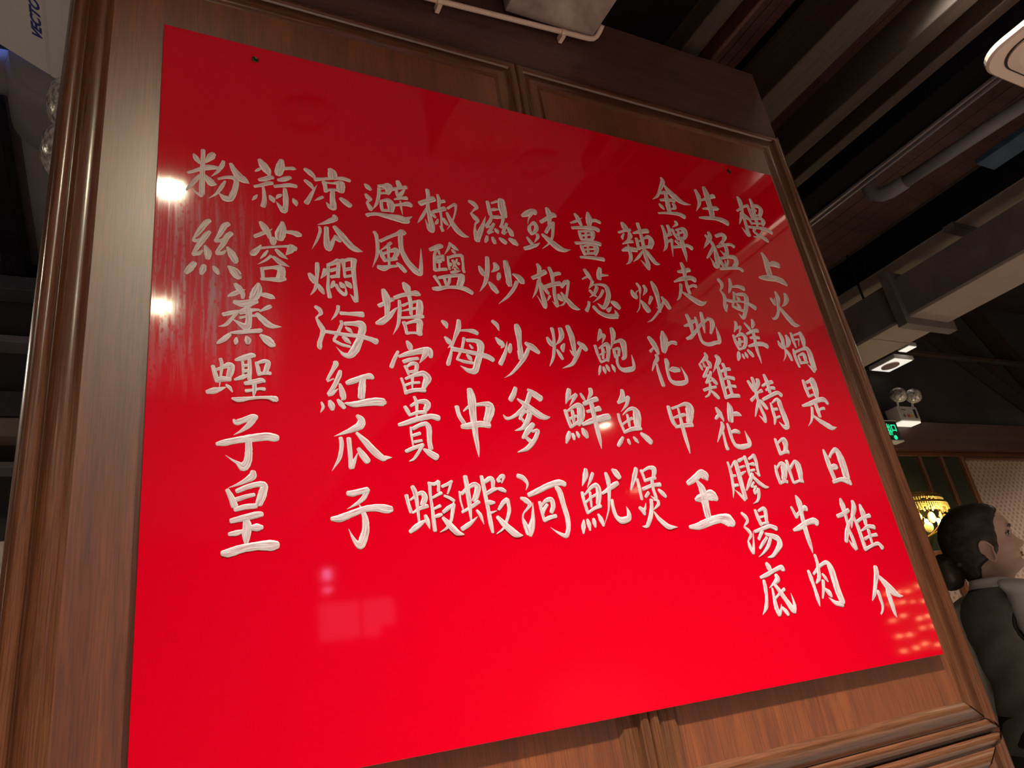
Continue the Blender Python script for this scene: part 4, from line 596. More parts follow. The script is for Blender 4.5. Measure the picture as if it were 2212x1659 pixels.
# ventilation ducts
t = thing('ventilation_duct', 'square galvanised duct with side coloured dark for shade and bolted collar, lower of the two', 'air duct', (3.515, 1.6, 2.70))
b = NB(); box(b, (3.36, .26, 2.70), (3.672, 2.99, 2.915), .004); wobj('duct_body', b, duct_m, t)
b = NB(); box(b, (3.356, .26, 2.715), (3.360, 2.99, 2.915)); s = wobj('side_shade', b, duct_dk, t); s['label'] = 'dark violet-grey sheet colouring the shaded side'  # sheet puts the shade of the less-lit side into its colour
for y in (1.87,):
    b = NB()
    for a, c in (((3.315, y, 2.66), (3.72, y + .05, 2.70)), ((3.315, y, 2.915), (3.72, y + .05, 2.955)), ((3.315, y, 2.70), (3.356, y + .05, 2.915)), ((3.672, y, 2.70), (3.72, y + .05, 2.915))):
        box(b, a, c, .002)
    wobj('flange', b, duct_dk, t)
for y in (2.10, 2.62):
    b = NB(); box(b, (3.36, y, 2.6985), (3.672, y + .004, 2.70)); wobj('seam', b, duct_dk, t)
for y in (2.07, 1.02):
    b = NB(); tube(b, [(3.375, y, 2.91), (3.375, y, 3.75)], .006, 8); wobj('hanger_rod', b, black, t)
t = thing('ventilation_duct', 'upper pale duct half hidden above the lower duct with the dark side', 'air duct', (3.68, 1.6, 3.05))
b = NB(); box(b, (3.457, .26, 3.05), (3.93, 2.99, 3.22), .004); wobj('duct_body', b, duct_m, t)
b = NB(); box(b, (3.452, .26, 3.054), (3.457, 2.99, 3.22)); s = wobj('side_shade', b, black, t); s['label'] = 'black sheet colouring the side as shade'  # black colour loses this side in the ceiling's shade
b = NB()
for a, c in (((3.43, 1.545, 3.02), (3.96, 1.60, 3.05)),): box(b, a, c, .002)
wobj('flange', b, duct_dk, t)
b = NB(); box(b, (3.457, 2.52, 3.0485), (3.93, 2.526, 3.05)); wobj('seam', b, duct_dk, t)

bm = NB(); box(bm, (2.90, .28, 2.93), (3.02, 1.14, 2.955), .004)
tag(obj('cable_tray', bm, blue_sheet), 'dull blue strip hanging under the dark ceiling right of the grey pipe', 'cable tray')

# air conditioner at the right edge of the picture
def rrect(x0, x1, y0, y1, r, n=8):
    out = []
    for cx, cy, a0 in ((x1 - r, y1 - r, 0), (x0 + r, y1 - r, 90), (x0 + r, y0 + r, 180), (x1 - r, y0 + r, 270)):
        out += [(cx + r * math.cos(math.radians(a0 + 90 * i / n)), cy + r * math.sin(math.radians(a0 + 90 * i / n))) for i in range(n + 1)]
    return out
t = thing('air_conditioner', 'cream ceiling air conditioner with rounded corner and grooved rim at the right edge', 'air conditioner', (2.45, .28, 2.70))
AX0, AX1, AY0, AY1 = 2.036, 2.92, -.17, .70
b = NB(); loft(b, [[(x, y, z) for x, y in rrect(AX0 + i, AX1 - i, AY0 + i, AY1 - i, .085)] for i, z in ((.05, 2.728), (.0, 2.722), (.0, 2.708), (.005, 2.702), (.03, 2.70))]); wobj('casing', b, cream_pl, t)
b = NB(); loft(b, [[(x, y, z) for x, y in rrect(AX0 + i, AX1 - i, AY0 + i, AY1 - i, .075)] for i, z in ((.034, 2.700), (.034, 2.6985), (.0385, 2.6985), (.0385, 2.700))]); wobj('groove', b, black, t)
b = NB(); loft(b, [[(x, y, z) for x, y in rrect(AX0 + i, AX1 - i, AY0 + i, AY1 - i, .07)] for i, z in ((.040, 2.700), (.040, 2.694), (.06, 2.688), (.2, 2.683))]); wobj('cover_panel', b, cream_pl, t)
b = NB(); box(b, (2.2, -.1, 2.72), (2.6, .2, 3.0)); wobj('mount', b, black, t)

# conduit along the top of the frieze
t = thing('conduit_pipe', 'thin cream conduit running under the plastered beam above the menu board', 'conduit', (.74, .985, 2.7))
p0 = Vector((.50, .985, 2.688)); p1 = Vector((.935, .985, 2.7235))
b = NB(); tube(b, [(-.4, .985, 2.615), p0, p1, (.948, .984, 2.727), (.956, .980, 2.733), (.960, .972, 2.739), (.960, .955, 2.745)], .0062, 12); wobj('pipe_run', b, conduit_m, t, True)
for f in (.05, .78):
    q = p0.lerp(p1, f) + Vector((.02, 0, 0)); b = NB(); tube(b, [q - Vector((.006, 0, .0005)), q + Vector((.006, 0, .0005))], .0085, 12)
    box(b, (q.x - .005, q.y - .002, q.z - .014), (q.x + .005, q.y + .02, q.z + .004), .001); wobj('clip', b, conduit_m, t)

# ------------------------------------------------------------------ downlights and the black spotlight
def downlight(x, y, z, label, power, size=110, r=.052, group=None, aim=None):
    t = thing('downlight', label, 'ceiling light', (x, y, z), 0, group)
    b = NB(); lathe(b, [(r * 1.28, 0), (r * 1.28, -.004), (r * 1.05, -.006), (r, -.003), (r, 0)], 32); obj('trim_ring', b, white_pl, t, True)
    b = NB(); lathe(b, [(r, -.003), (r * .92, .010), (r * .88, .016)], 32); obj('reflector', b, lamp_cone, t, True)
    b = NB(); lathe(b, [(r * .88, .0155), (.0005, .016)], 32); obj('lamp_disc', b, lamp_on, t)
    if power:
        lamp('downlight_lamp', 'SPOT', (x, y, z - .016), aim or (x, y, 0), power, (1, .92, .80), r * .6, size, .6)
    return t

def hole_soffit(x, y, r):   # the cans stand in shallow collars under the soffit
    b = NB(); lathe(b, [(r * 1.28, 0), (r * 1.28, .052), (.001, .052)], 32)
    return b
DL = [(.064, -.10, 2.948, 'ceiling downlight nearest the panelled wall, before the left end of the board', 8),
      (.071, -.86, 2.948, 'second ceiling downlight out from the left end of the panelled wall', 10),
      (2.98, -1.98, 2.948, 'ceiling downlight mirrored small among the characters of the red board', 30)]
for x, y, z, lb, pw in DL:
    t = downlight(x, y, z, lb, pw)
    obj('can', hole_soffit(x, y, .052), white_pl, t, True)
for i, (x, y, z, pw) in enumerate(((1.75, .46, 3.2, 190), (5.3, 1.4, 3.2, 130), (6.6, 1.9, 3.1, 130), (-1.6, 2.2, 3.1, 150))):  # papered-wall and left-room fixtures are added out of view to brighten those areas
    lb = ('downlight hanging over the waitress', 'added unseen downlight between the ducts and the papered wall', 'added unseen downlight over the far right papered wall', 'added unseen downlight over the dark room left of the panelling')[i]
    t = downlight(x, y, z, lb, pw, 60 if i == 0 else 120, aim=(2.30, 1.20, 1.35) if i == 0 else None)
    obj('can', hole_soffit(x, y, .052), black, t, True)
    b = NB(); tube(b, [(0, 0, .05), (0, 0, 3.75 - z)], .012, 10); obj('drop_rod', b, black, t)
for i, (x, y) in enumerate(((-2.2, -1.6), (-2.2, -3.4), (-1.0, -2.9), (5.2, -1.0), (7.2, -2.4), (4.4, -3.6))):  # fixtures added out of view for the room's ambient fill light
    lb = ('left rear', 'left far', 'middle', 'right near', 'far right', 'right far')[i]
    t = downlight(x, y, 2.948, 'added unseen fill downlight at the %s of the room facing the menu board' % lb, 440, 100)
    obj('can', hole_soffit(x, y, .052), white_pl, t, True)

for (SP, SA), lb in zip(SPOTS, ('left', 'right')):
    t = thing('downlight', 'deep-set ceiling downlight washing the %s half of the menu board' % lb, 'ceiling light', SP)
    b = NB(); lathe(b, [(.075, 0), (.075, -.005), (.062, -.006), (.058, -.002)], 32); obj('trim_ring', b, soffit_m, t, True)
    ax = (Vector(SA) - Vector(SP)).normalized()
    b = NB(); tube(b, [-ax * .115, -ax * .10, -ax * .012, -ax * .008], [.02, .040, .046, .046], 24, False); obj('housing', b, black, t, True)

# left over: board where the light strips show high on the back wall
def led(name, c, s, label):
    t = thing(name, label, 'ceiling light', c)
    b = NB(); box(b, (-s, -s, 0), (s, s, .03), .004); obj('frame', b, white_pl, t)
    b = NB(); box(b, (-s * .9, -s * .9, -.003), (s * .9, s * .9, 0)); obj('diffuser', b, led_on, t)
    return t
t = led('ceiling_panel_light', (4.67, 2.85, 3.00), .105, 'square white ceiling light with a round pinkish disc, under the duct end')
b = NB(); lathe(b, [(.06, -.004), (.06, -.012), (.001, -.014)], 28, (-.02, .0, 0)); d = obj('disc', b, speckled('pink_disc', (.42, .30, .29), (.46, .34, .33)), t); d['label'] = 'pinkish round disc'
led('ceiling_panel_light', (4.665, 2.70, 3.05), .045, 'square white ceiling light partly hidden by the lower duct')

t = thing('hanging_screen', 'black screen hung from the ceiling at the right edge, with a bright lower edge', 'screen', (4.45, 1.62, 2.75))
b = NB(); box(b, (4.12, 1.60, 2.72), (4.80, 1.68, 3.02), .006); wobj('casing', b, black, t)
b = NB(); box(b, (4.15, 1.62, 2.712), (4.77, 1.65, 2.72)); wobj('light_edge', b, led_on, t)
for x in (4.3, 4.6):
    b = NB(); tube(b, [(x, 1.64, 3.0), (x, 1.64, 3.75)], .01, 8); wobj('hanger_rod', b, black, t)

# ------------------------------------------------------------------ back wall on the right: beam, cornice, wallpaper, glass and wood strips
bm = NB(); box(bm, (4.2, 2.93, 2.405), (9.4, 3.0, 2.612), .003); obj('cornice', bm, wood_cornice, wback)
bm = NB(); box(bm, (4.2, 2.972, 2.375), (9.4, 3.0, 2.404), .004); obj('picture_rail', bm, wood_h, wback)
bm = NB(); box(bm, (4.2, 2.992, .9), (9.4, 3.0, 2.375)); obj('wallpaper', bm, wallp, wback)
bm = NB(); box(bm, (4.2, 2.986, 1.72), (5.245, 2.992, 2.375)); obj('dark_glass', bm, glass_dark, wback)
for x0, x1, z0 in ((4.762, 4.792, 1.72), (4.997, 5.030, 1.72), (5.232, 5.272, 1.0)):
    bm = NB(); box(bm, (x0, 2.964, z0), (x1, 2.999, 2.375), .006); obj('stile', bm, wood_v, wback)
bm = NB(); box(bm, (4.70, 2.955, .9), (4.745, 2.999, 1.74), .006); obj('stile', bm, wood_v, wback)
bm = NB(); box(bm, (4.2, 2.955, 1.70), (5.272, 2.999, 1.735), .006); obj('glass_sill', bm, wood_h, wback)
bm = NB(); box(bm, (5.30, 2.976, 2.352), (9.4, 3.0, 2.366), .003); obj('wallpaper_border', bm, wood_h, wback)
bm = NB(); box(bm, (4.2, 2.96, .0), (9.4, 3.0, .9), .004); obj('dado_panel', bm, wood_h, wback)
bm = NB(); box(bm, (4.0, 2.86, 3.125), (9.4, 2.90, 3.155), .003)
tag(obj('cable_rail', bm, wood_pale), 'thin pale rail crossing the dark wall above the emergency lamp', 'rail')
def brace(a, c, w, label):
    a = Vector(a); c = Vector(c); d = (c - a).normalized(); up = Vector((0, 1, 0)).cross(d).normalized()
    b = NB(); P = []
    for e in (a, c):
        P.append([e + up * s * w + Vector((0, t, 0)) for s, t in ((-1, -.05), (1, -.05), (1, .05), (-1, .05))])
    loft(b, P); return tag(obj('roof_brace', b, wood_joist), label, 'brace')
brace((5.15, 2.94, 3.60), (6.72, 2.94, 2.60), .055, 'slanting brown timber brace on the dark wall above the cornice')
brace((6.05, 2.94, 3.74), (6.85, 2.94, 2.62), .05, 'steeper brown timber brace at the right edge above the cornice')

# emergency lamp
def twin_lamp(loc, label, rot=0, s=1.0):
    t = thing('emergency_lamp', label, 'emergency light', loc, rot)
    b = NB(); box(b, (-.103 * s, -.05, -.050 * s), (.103 * s, .05, .055 * s), .006); obj('battery_box', b, white_pl, t)
    b = NB(); box(b, (-.092 * s, -.052, -.042 * s), (.092 * s, -.049, .046 * s), .001); obj('front_plate', b, speckled('plate_grey', (.44, .42, .42), (.48, .46, .46)), t)
    b = NB(); box(b, (.050 * s, -.054, -.030 * s), (.074 * s, -.051, .034 * s)); obj('test_window', b, black, t)
    for x, m in ((-.028, mat('red_mark', (.45, .06, .05), .5)), (.006, mat('amber_mark', (.6, .34, .08), .5))):
        b = NB(); box(b, (x * s, -.054, -.026 * s), (x * s + .024, -.051, -.006 * s)); obj('warning_mark', b, m, t)
    b = NB(); tube(b, [(-.062 * s, -.0525, -.016 * s), (-.062 * s, -.055, -.016 * s)], .011 * s, 16); obj('test_button', b, rail_m, t)
    b = NB(); box(b, (-.075 * s, -.053, .024 * s), (-.03 * s, -.0515, .032 * s)); obj('maker_plate', b, rail_m, t)
    b = NB(); box(b, (-.099 * s, -.046, -.062 * s), (.099 * s, .046, -.049 * s), .004); obj('lower_lens', b, led_on, t)
    for x in (-.079 * s, .079 * s):
        b = NB(); tube(b, [(x, -.04, .05 * s), (x, -.05, .085 * s)], .008, 10); obj('neck', b, white_pl, t)
        h = NB(); lathe(h, [(.001, .050), (.03, .046), (.052, .030), (.060, .006), (.060, 0)], 28)
        bmesh.ops.transform(h, matrix=Matrix.Translation((x, -.075, .125 * s)) @ Matrix.Rotation(math.radians(-40), 4, 'Z') @ Matrix.Scale(.85, 4) @ Matrix.Rotation(math.radians(82), 4, 'X'), verts=h.verts[:])
        hd = obj('lamp_head', h, chrome, t, True)
        h = NB(); lathe(h, [(.060, .0), (.064, -.004), (.057, -.012), (.03, -.020), (.001, -.023)], 28)
        bmesh.ops.transform(h, matrix=Matrix.Translation((x, -.075, .125 * s)) @ Matrix.Rotation(math.radians(-40), 4, 'Z') @ Matrix.Scale(.85, 4) @ Matrix.Rotation(math.radians(82), 4, 'X') @ Matrix.Rotation(math.pi, 4, 'X') @ Matrix.Scale(-1, 4, (0, 0, 1)), verts=h.verts[:])
        obj('lens', h, chrome, hd, True)
    return t
twin_lamp((4.652, 2.90, 2.632), 'white twin-headed emergency lamp on the dark wall above the green exit sign')

# exit sign, partly hidden by the panelling
t = thing('exit_sign', 'black exit sign with glowing green characters beside the panelled wall', 'exit sign', (4.32, 2.90, 2.5))
b = NB(); box(b, (4.14, 2.87, 2.448), (4.507, 2.93, 2.582), .003); wobj('sign_plate', b, black, t)
b = NB(); box(b, (4.13, 2.865, 2.437), (4.514, 2.93, 2.448), .002); wobj('lower_edge', b, white_pl, t)
b = NB(); box(b, (4.13, 2.868, 2.582), (4.510, 2.93, 2.587), .001); wobj('upper_edge', b, white_pl, t)
def text(name, body, size, m, parent, mtx, shear=0.0, extrude=.0006, bold=0.0):
    c = bpy.data.curves.new(name, 'FONT'); c.body = body; c.size = size; c.extrude = extrude; c.shear = shear; c.offset = bold
    c.resolution_u = 4
    tmp = bpy.data.objects.new('tmp_text', c); COL.objects.link(tmp)
    dg = bpy.context.evaluated_depsgraph_get()
    me = bpy.data.meshes.new_from_object(tmp.evaluated_get(dg)); bpy.data.objects.remove(tmp)
    me.transform(mtx); me.materials.clear(); me.materials.append(m); me.name = name
    o = bpy.data.objects.new(name, me); COL.objects.link(o)
    if parent: o.parent = parent; o.matrix_parent_inverse = Matrix.Translation(parent.location).inverted()
    return o
FR = Matrix.Rotation(math.radians(90), 4, 'X')
text('sign_lettering', '安全出口', .058, green_on, t, Matrix.Translation((4.255, 2.868, 2.512)) @ FR, 0, .001, .0008)
text('sign_lettering', 'EXIT', .036, green_on, t, Matrix.Translation((4.36, 2.868, 2.482)) @ FR, 0, .001, .0006)
b = NB(); tube(b, [(4.445, 2.870, 2.466), (4.445, 2.866, 2.466)], .015, 20); wobj('running_figure_light', b, green_on, t)

# crystal wall lamp
t = thing('wall_lamp', 'glowing gold crystal wall lamp between the panelled wall and the waitress', 'wall lamp', (4.44, 2.985, 1.82))
SCX, SCY, KX, KY = 4.44, 2.93, 1.62, .60
def tier(r, z0, z1, th=.006, n=8):
    """half octagon hoop against the wall"""
    b = NB(); A = [math.pi + math.pi * i / n for i in range(n + 1)]
    R = [[(SCX + q * KX * math.cos(a), SCY + q * KY * math.sin(a), z) for a in A] for q, z in ((r, z0), (r, z1), (r - th, z1), (r - th, z0), (r, z0))]
    vs = [[b.verts.new(p) for p in row] for row in R]
    for u, v in zip(vs, vs[1:]):
        for k in range(n): b.faces.new((u[k], u[k + 1], v[k + 1], v[k]))
    return b
for r, z0, z1 in ((.165, 2.080, 2.088), (.185, 2.052, 2.072), (.200, 2.018, 2.032)):
    wobj('gold_tier', tier(r, z0, z1), gold, t)
b = NB(); box(b, (4.38, 2.93, 1.90), (4.50, 2.985, 2.07), .004); o = wobj('back_plate', b, gold, t)
b = NB(); rb = random.Random(3)
for r, z, nn, L in ((.180, 2.050, 38, 2), (.197, 2.015, 44, 4), (.165, 2.010, 30, 4)):
    for i in range(nn):
        a = math.pi + math.pi * (i + .5) / nn; L2 = L + rb.choice((-1, 0, 0, 1))
        for k in range(L2):
            sphere(b, (SCX + r * KX * math.cos(a), SCY + r * KY * math.sin(a), z - k * .0105), .0046 if k < L2 - 1 else .0062, 7, 5, (1, 1, 1.2))
o = wobj('bead_fringe', b, crystal, t, True); o['kind'] = 'stuff'
for i, (f, z, rr) in enumerate(((.16, 1.915, .034), (.34, 1.93, .028), (.50, 1.92, .036), (.66, 1.93, .028), (.84, 1.915, .034), (.25, 1.875, .030), (.42, 1.862, .034), (.58, 1.862, .034), (.75, 1.875, .030))):
    a = math.pi + math.pi * f
    c = Vector((SCX + .24 * math.cos(a), SCY + .10 * math.sin(a), z))
    for prof, m, nm in (([(.001, -.010), (rr * .25, -.012), (rr * .38, -.004), (rr * .62, -.007), (rr * .92, -.005), (rr, 0), (rr * .9, .005), (.001, .008)], crystal, 'crystal_disc'),):
        b = NB(); lathe(b, prof, 20)
        bmesh.ops.transform(b, matrix=Matrix.Translation(c) @ Matrix.Rotation(a + math.pi / 2, 4, 'Z') @ Matrix.Rotation(math.radians(96), 4, 'X'), verts=b.verts[:])
        o = wobj(nm, b, m, t, True)
        b = NB(); tube(b, [c + Vector((0, 0, rr)), c + Vector((0, .01, rr + .03))], .0018, 6); wobj('disc_hook', b, gold, t)
b = NB()
for i in range(9):
    a = math.pi + math.pi * i / 8
    tube(b, [(SCX + .22 * math.cos(a), SCY + .085 * math.sin(a), 1.875), (SCX + .12 * math.cos(a), SCY + .05 * math.sin(a), 1.838), (SCX, SCY - .012, 1.812)], .0035, 6)
wobj('lower_basket', b, gold, t)
b = NB(); lathe(b, [(.001, -.014), (.007, -.008), (.009, 0), (.006, .008), (.001, .012)], 14, (SCX, SCY - .012, 1.806)); wobj('crystal_drop', b, crystal, t, True)
for x in (4.335, 4.455, 4.56):
    b = NB(); sphere(b, (x, SCY - .125, 1.892), .0115, 14, 10, (1, 1, 1.3)); wobj('bulb', b, bulb_on, t, True)
lamp('wall_lamp_light', 'POINT', (4.44, 2.78, 1.93), (4.44, 2.78, 0), 4, (1, .76, .36), .06)

# ------------------------------------------------------------------ left of the panelling
def xbeam(z0, z1, y, m, label, cat, name):
    b = NB(); box(b, (-3.2, y, z0), (-.20, y + .10, z1), .003); return tag(obj(name, b, m), label, cat)
xbeam(2.985, 3.045, 2.88, speckled('blue_grey_steel', (.06, .065, .08), (.09, .095, .11), 4), 'blue-grey steel bar crossing behind the grey pipe', 'bar', 'cross_bar')
xbeam(2.772, 2.80, 2.90, pipe_m, 'thin grey conduit bar crossing the dark room on the left', 'bar', 'cross_bar')
xbeam(2.462, 2.555, 2.86, speckled('slate_paint', (.035, .035, .045), (.05, .05, .06), 3), 'slate grey band above the beige ledge on the left', 'beam', 'wall_beam')
xbeam(2.388, 2.458, 2.87, speckled('beige_paint', (.20, .155, .13), (.25, .195, .165), 9), 'beige ledge under the slate band on the left', 'ledge', 'wall_ledge')
xbeam(2.275, 2.298, 2.88, pipe_m, 'thin grey pipe low on the dark left wall', 'pipe', 'wall_pipe')
bm = NB(); box(bm, (-3.2, 2.94, 1.925), (-.20, 2.999, 2.035), .003); tag(obj('notice_board', bm, speckled('stained_paper', (.40, .30, .25), (.62, .50, .43), 22)), 'pale stained board low at the left edge behind the panelling', 'board')
bm = NB(); box(bm, (-.465, 1.12, 3.05), (-.393, 2.99, 3.16), .003); tag(obj('ceiling_beam', bm, black), 'dark beam running beside the grey pipe at the left edge', 'ceiling beam')
bm = NB(); box(bm, (-3.2, 1.1, 3.17), (-.18, 2.99, 3.20)); obj('soffit', bm, speckled('mauve_grey_board', (.12, .095, .10), (.15, .12, .125), 2), ceil)

t = thing('drainage_pipe', 'fat grey ceiling pipe with a coupling behind the left end of the panelling', 'pipe', (-.21, 2.0, 2.9))
b = NB(); tube(b, [(-.212, 1.63, 2.94), (-.212, 2.87, 2.94)], .108, 32); wobj('pipe_run', b, pipe_m, t, True)
b = NB(); tube(b, [(-.212, 1.66, 2.94), (-.212, 1.68, 2.94), (-.212, 1.86, 2.94), (-.212, 1.88, 2.94)], [.112, .124, .124, .112], 32); wobj('coupling', b, pipe_m, t, True)
b = NB(); tube(b, [(-.30, 1.72, 2.94), (-.42, 1.72, 2.94)], .055, 24); wobj('branch_stub', b, pipe_m, t, True)

t = thing('insect_trap', 'white wedge-shaped insect trap with blue lettering hung at the top left corner', 'insect trap', (-.35, 1.36, 2.85))
poly = [(-.215, 2.835), (-.200, 2.829), (-.182, 2.829), (-.150, 2.832), (-.150, 2.96), (-.30, 3.10), (-.62, 3.15), (-.62, 3.02)]
b = NB(); extrude_poly(b, [(-.228, 2.850), (-.218, 2.838), (-.205, 2.832), (-.188, 2.829), (-.140, 2.829), (-.136, 2.94), (-.30, 3.09), (-.60, 3.16), (-.60, 3.075)], 1, 1.13, 1.60)
bmesh.ops.bevel(b, geom=[e for e in b.edges if e.calc_length() < .3 and abs(e.verts[0].co.y - e.verts[1].co.y) < 1e-5], offset=.006, segments=2, affect='EDGES')
wobj('casing', b, white_pl, t)
sd = Vector((-.60 + .228, 0, 3.075 - 2.850)).normalized()    # up the sloping face
nrm = Vector((0, 0, 0)) + Vector((-sd.z, 0, sd.x)); nrm = -nrm if nrm.z > 0 else nrm
ydir = Vector((0, -1, 0))
M = Matrix((( ydir.x, sd.x, nrm.x, 0), (ydir.y, sd.y, nrm.y, 0), (ydir.z, sd.z, nrm.z, 0), (0, 0, 0, 1)))
ori = Vector((-.228, 0, 2.850)) + sd * .006
text('lettering', 'VECTOTHOR F', .034, blue_ink, t, Matrix.Translation((ori.x, 1.505, ori.z) ) @ Matrix.Translation(nrm * .0006) @ M, .25, .0004, .0012)
b = NB(); tube(b, [(-.52, 1.616, 3.11), (-.24, 1.616, 3.02)], .012, 14); o = wobj('ultraviolet_tube', b, mat('uv_tube_glow', (.2, .3, 1), .4, emit=(.22, .32, 1.0), estr=14), t, True); o['label'] = 'blue glowing tube'
for y in (1.25, 1.5):
    b = NB(); tube(b, [(-.35, y, 3.10), (-.35, y, 3.17)], .005, 8); wobj('hanger_rod', b, steel, t)

t = thing('emergency_lamp', 'pair of silver oval emergency lamp heads peeping out behind the left end of the panelling', 'emergency light', (-.09, 1.58, 2.61))
b = NB(); box(b, (-.10, 1.195, 2.585), (-.06, 1.54, 2.625), .003); wobj('bracket', b, black, t)
b = NB(); box(b, (-.15, 1.53, 2.47), (-.02, 1.63, 2.75), .006); wobj('battery_box', b, white_pl, t)
for z in (2.674, 2.537):
    for nm, prof, m in (('lamp_head', [(.001, .052), (.03, .047), (.050, .030), (.056, .004), (.056, 0)], white_pl), ('lens', [(.057, 0), (.060, -.004), (.054, -.012), (.045, -.020), (.03, -.026), (.012, -.029), (.001, -.030)], chrome)):
        h = NB(); lathe(h, prof, 28)
        bmesh.ops.transform(h, matrix=Matrix.Translation((-.178, 1.50, z)) @ Matrix.Rotation(math.radians(-72), 4, 'Z') @ Matrix.Rotation(math.radians(-78), 4, 'X'), verts=h.verts[:])
        o = wobj(nm, h, m, t, True)
    b = NB(); tube(b, [(-.172, 1.505, z), (-.13, 1.55, z)], .008, 10); wobj('neck', b, white_pl, t)

# ------------------------------------------------------------------ the waitress
def interp(tab, z):
    if z <= tab[0][0]: return tab[0][1]
    for (a, va), (b, vb) in zip(tab, tab[1:]):
        if z <= b:
            f = (z - a) / (b - a); return va + (vb - va) * f
    return tab[-1][1]
FRONT = [(1.30, .034), (1.335, .030), (1.358, .032), (1.370, .040), (1.378, .058), (1.385, .072), (1.395, .079), (1.404, .077), (1.410, .074), (1.417, .081), (1.421, .078), (1.426, .083), (1.433, .079),
         (1.442, .080), (1.455, .081), (1.470, .079), (1.483, .079), (1.492, .083), (1.502, .087), (1.520, .089), (1.540, .083), (1.560, .068), (1.577, .045), (1.588, .020), (1.593, .000)]
BACK = [(1.30, -.070), (1.335, -.068), (1.36, -.066), (1.40, -.076), (1.44, -.094), (1.48, -.102), (1.52, -.099), (1.55, -.084), (1.575, -.055), (1.588, -.028), (1.593, -.012)]
HALF = [(1.30, .054), (1.335, .050), (1.36, .049), (1.378, .049), (1.39, .052), (1.41, .059), (1.43, .065), (1.46, .070), (1.49, .074), (1.52, .075), (1.55, .067), (1.57, .052), (1.585, .028), (1.593, .006)]
NOSE = [(1.430, 0), (1.4345, .002), (1.438, .012), (1.4425, .0195), (1.448, .0225), (1.455, .0195), (1.465, .0135), (1.477, .0085), (1.487, .0045), (1.497, 0)]

def head_ring(z, n=72):
    f, bk, w = interp(FRONT, z), interp(BACK, z), interp(HALF, z)
    cx = (f + bk) / 2; ax = (f - bk) / 2; out = []
    for j in range(n):
        a = 2 * math.pi * j / n
        c, s = math.cos(a), math.sin(a)
        e = 2 / 2.25
        x = cx + ax * abs(c) ** e * (1 if c > 0 else -1)
        taper = 1.0
        if z < 1.45 and c > 0: taper = 1 - .34 * c * c * min(1, (1.45 - z) / .06)
        y = w * taper * abs(s) ** e * (1 if s > 0 else -1)
        if c > 0:
            x += interp(NOSE, z) * math.exp(-(y / (.0095 + .35 * max(0, (1.456 - z)) * (z > 1.435))) ** 2)
            for sy in (-1, 1):
                x -= .0085 * math.exp(-((y - sy * .031) / .015) ** 2 - ((z - 1.482) / .010) ** 2)
                x += .0045 * math.exp(-((y - sy * .043) / .016) ** 2 - ((z - 1.452) / .014) ** 2)
        out.append((x, y, z))
    return out

BODY = [(.93, -.015, .105, .162), (1.00, -.012, .095, .145), (1.06, -.010, .083, .124), (1.12, -.006, .090, .132), (1.18, .004, .105, .146), (1.22, .006, .108, .152), (1.26, -.004, .098, .158), (1.285, -.012, .086, .156), (1.305, -.017, .073, .140), (1.32, -.019, .062, .105), (1.332, -.019, .056, .072)]
def ring(z, cx, a, b, n=72, e=2 / 2.4):
    out = []
    for j in range(n):
        t = 2 * math.pi * j / n; c, s = math.cos(t), math.sin(t)
        out.append((cx + a * abs(c) ** e * (1 if c > 0 else -1), b * abs(s) ** e * (1 if s > 0 else -1), z))
    return out

def limb(bm, pts, rad, n=20):
    P = [Vector(p) for p in pts]; S = []; Rr = []
    for i in range(len(P) - 1):
        for k in range(6):
            t = k / 6; p0 = P[max(i - 1, 0)]; p3 = P[min(i + 2, len(P) - 1)]
            S.append(.5 * ((2 * P[i]) + (P[i + 1] - p0) * t + (2 * p0 - 5 * P[i] + 4 * P[i + 1] - p3) * t * t + (3 * P[i] - p0 - 3 * P[i + 1] + p3) * t ** 3))
            Rr.append(rad[i] + (rad[i + 1] - rad[i]) * t)
    S.append(P[-1]); Rr.append(rad[-1])
    return tube(bm, S, Rr, n)

WX, WY, WROT = 2.415, 1.398, math.radians(-56)
wom = thing('person', 'waitress in profile with black hair in a bun, grey vest and white blouse', 'person', (WX, WY, 0), WROT)
wom.scale = (1.025,) * 3
bm = NB()
loft(bm, [ring(*r) for r in BODY] + [head_ring(1.338 + (1.593 - 1.338) * i / 96) for i in range(97)])
ARM = {}
for s in (-1, 1):
    # arms hang with the elbows bent so that the hands meet in front of the waist
    A = [(-.018, s * .150, 1.285), (-.030, s * .190, 1.17), (-.030, s * .205, 1.04), (.06, s * .17, .975), (.17, s * .075, .965), (.20, s * .045, .965)]
    ARM[s] = A
    limb(bm, A, [.045, .040, .034, .030, .024, .022])
    # palm and five fingers folded over the other hand
    pm = Vector((.225, s * .018, .965))
    sphere(bm, pm, .03, 16, 10, (1.0, 1.1, .55))
    for q in range(4):
        z = .985 - q * .017; L = (.052, .060, .057, .045)[q]
        limb(bm, [(.235, s * .012, z), (.247, -s * .006, z - .002), (.240, -s * (.010 + L * .5), z - .006), (.222, -s * (.012 + L * .8), z - .009)], [.0085, .008, .0075, .006], 10)
    limb(bm, [(.205, s * .022, .985), (.222, s * .020, 1.002), (.238, s * .004, 1.004)], [.010, .009, .007], 10)
    limb(bm, [(-.012, s * .082, .95), (-.008, s * .088, .72), (-.014, s * .090, .50), (-.030, s * .092, .28), (-.045, s * .094, .085)], [.088, .074, .052, .050, .034])
    limb(bm, [(-.065, s * .096, .045), (.00, s * .098, .045), (.09, s * .106, .030), (.155, s * .110, .024)], [.038, .040, .036, .022], 16)
body = obj('body', bm, skin_m, wom, True)
rm = body.modifiers.new('merge', 'REMESH'); rm.mode = 'VOXEL'; rm.voxel_size = .0032; rm.use_smooth_shade = True
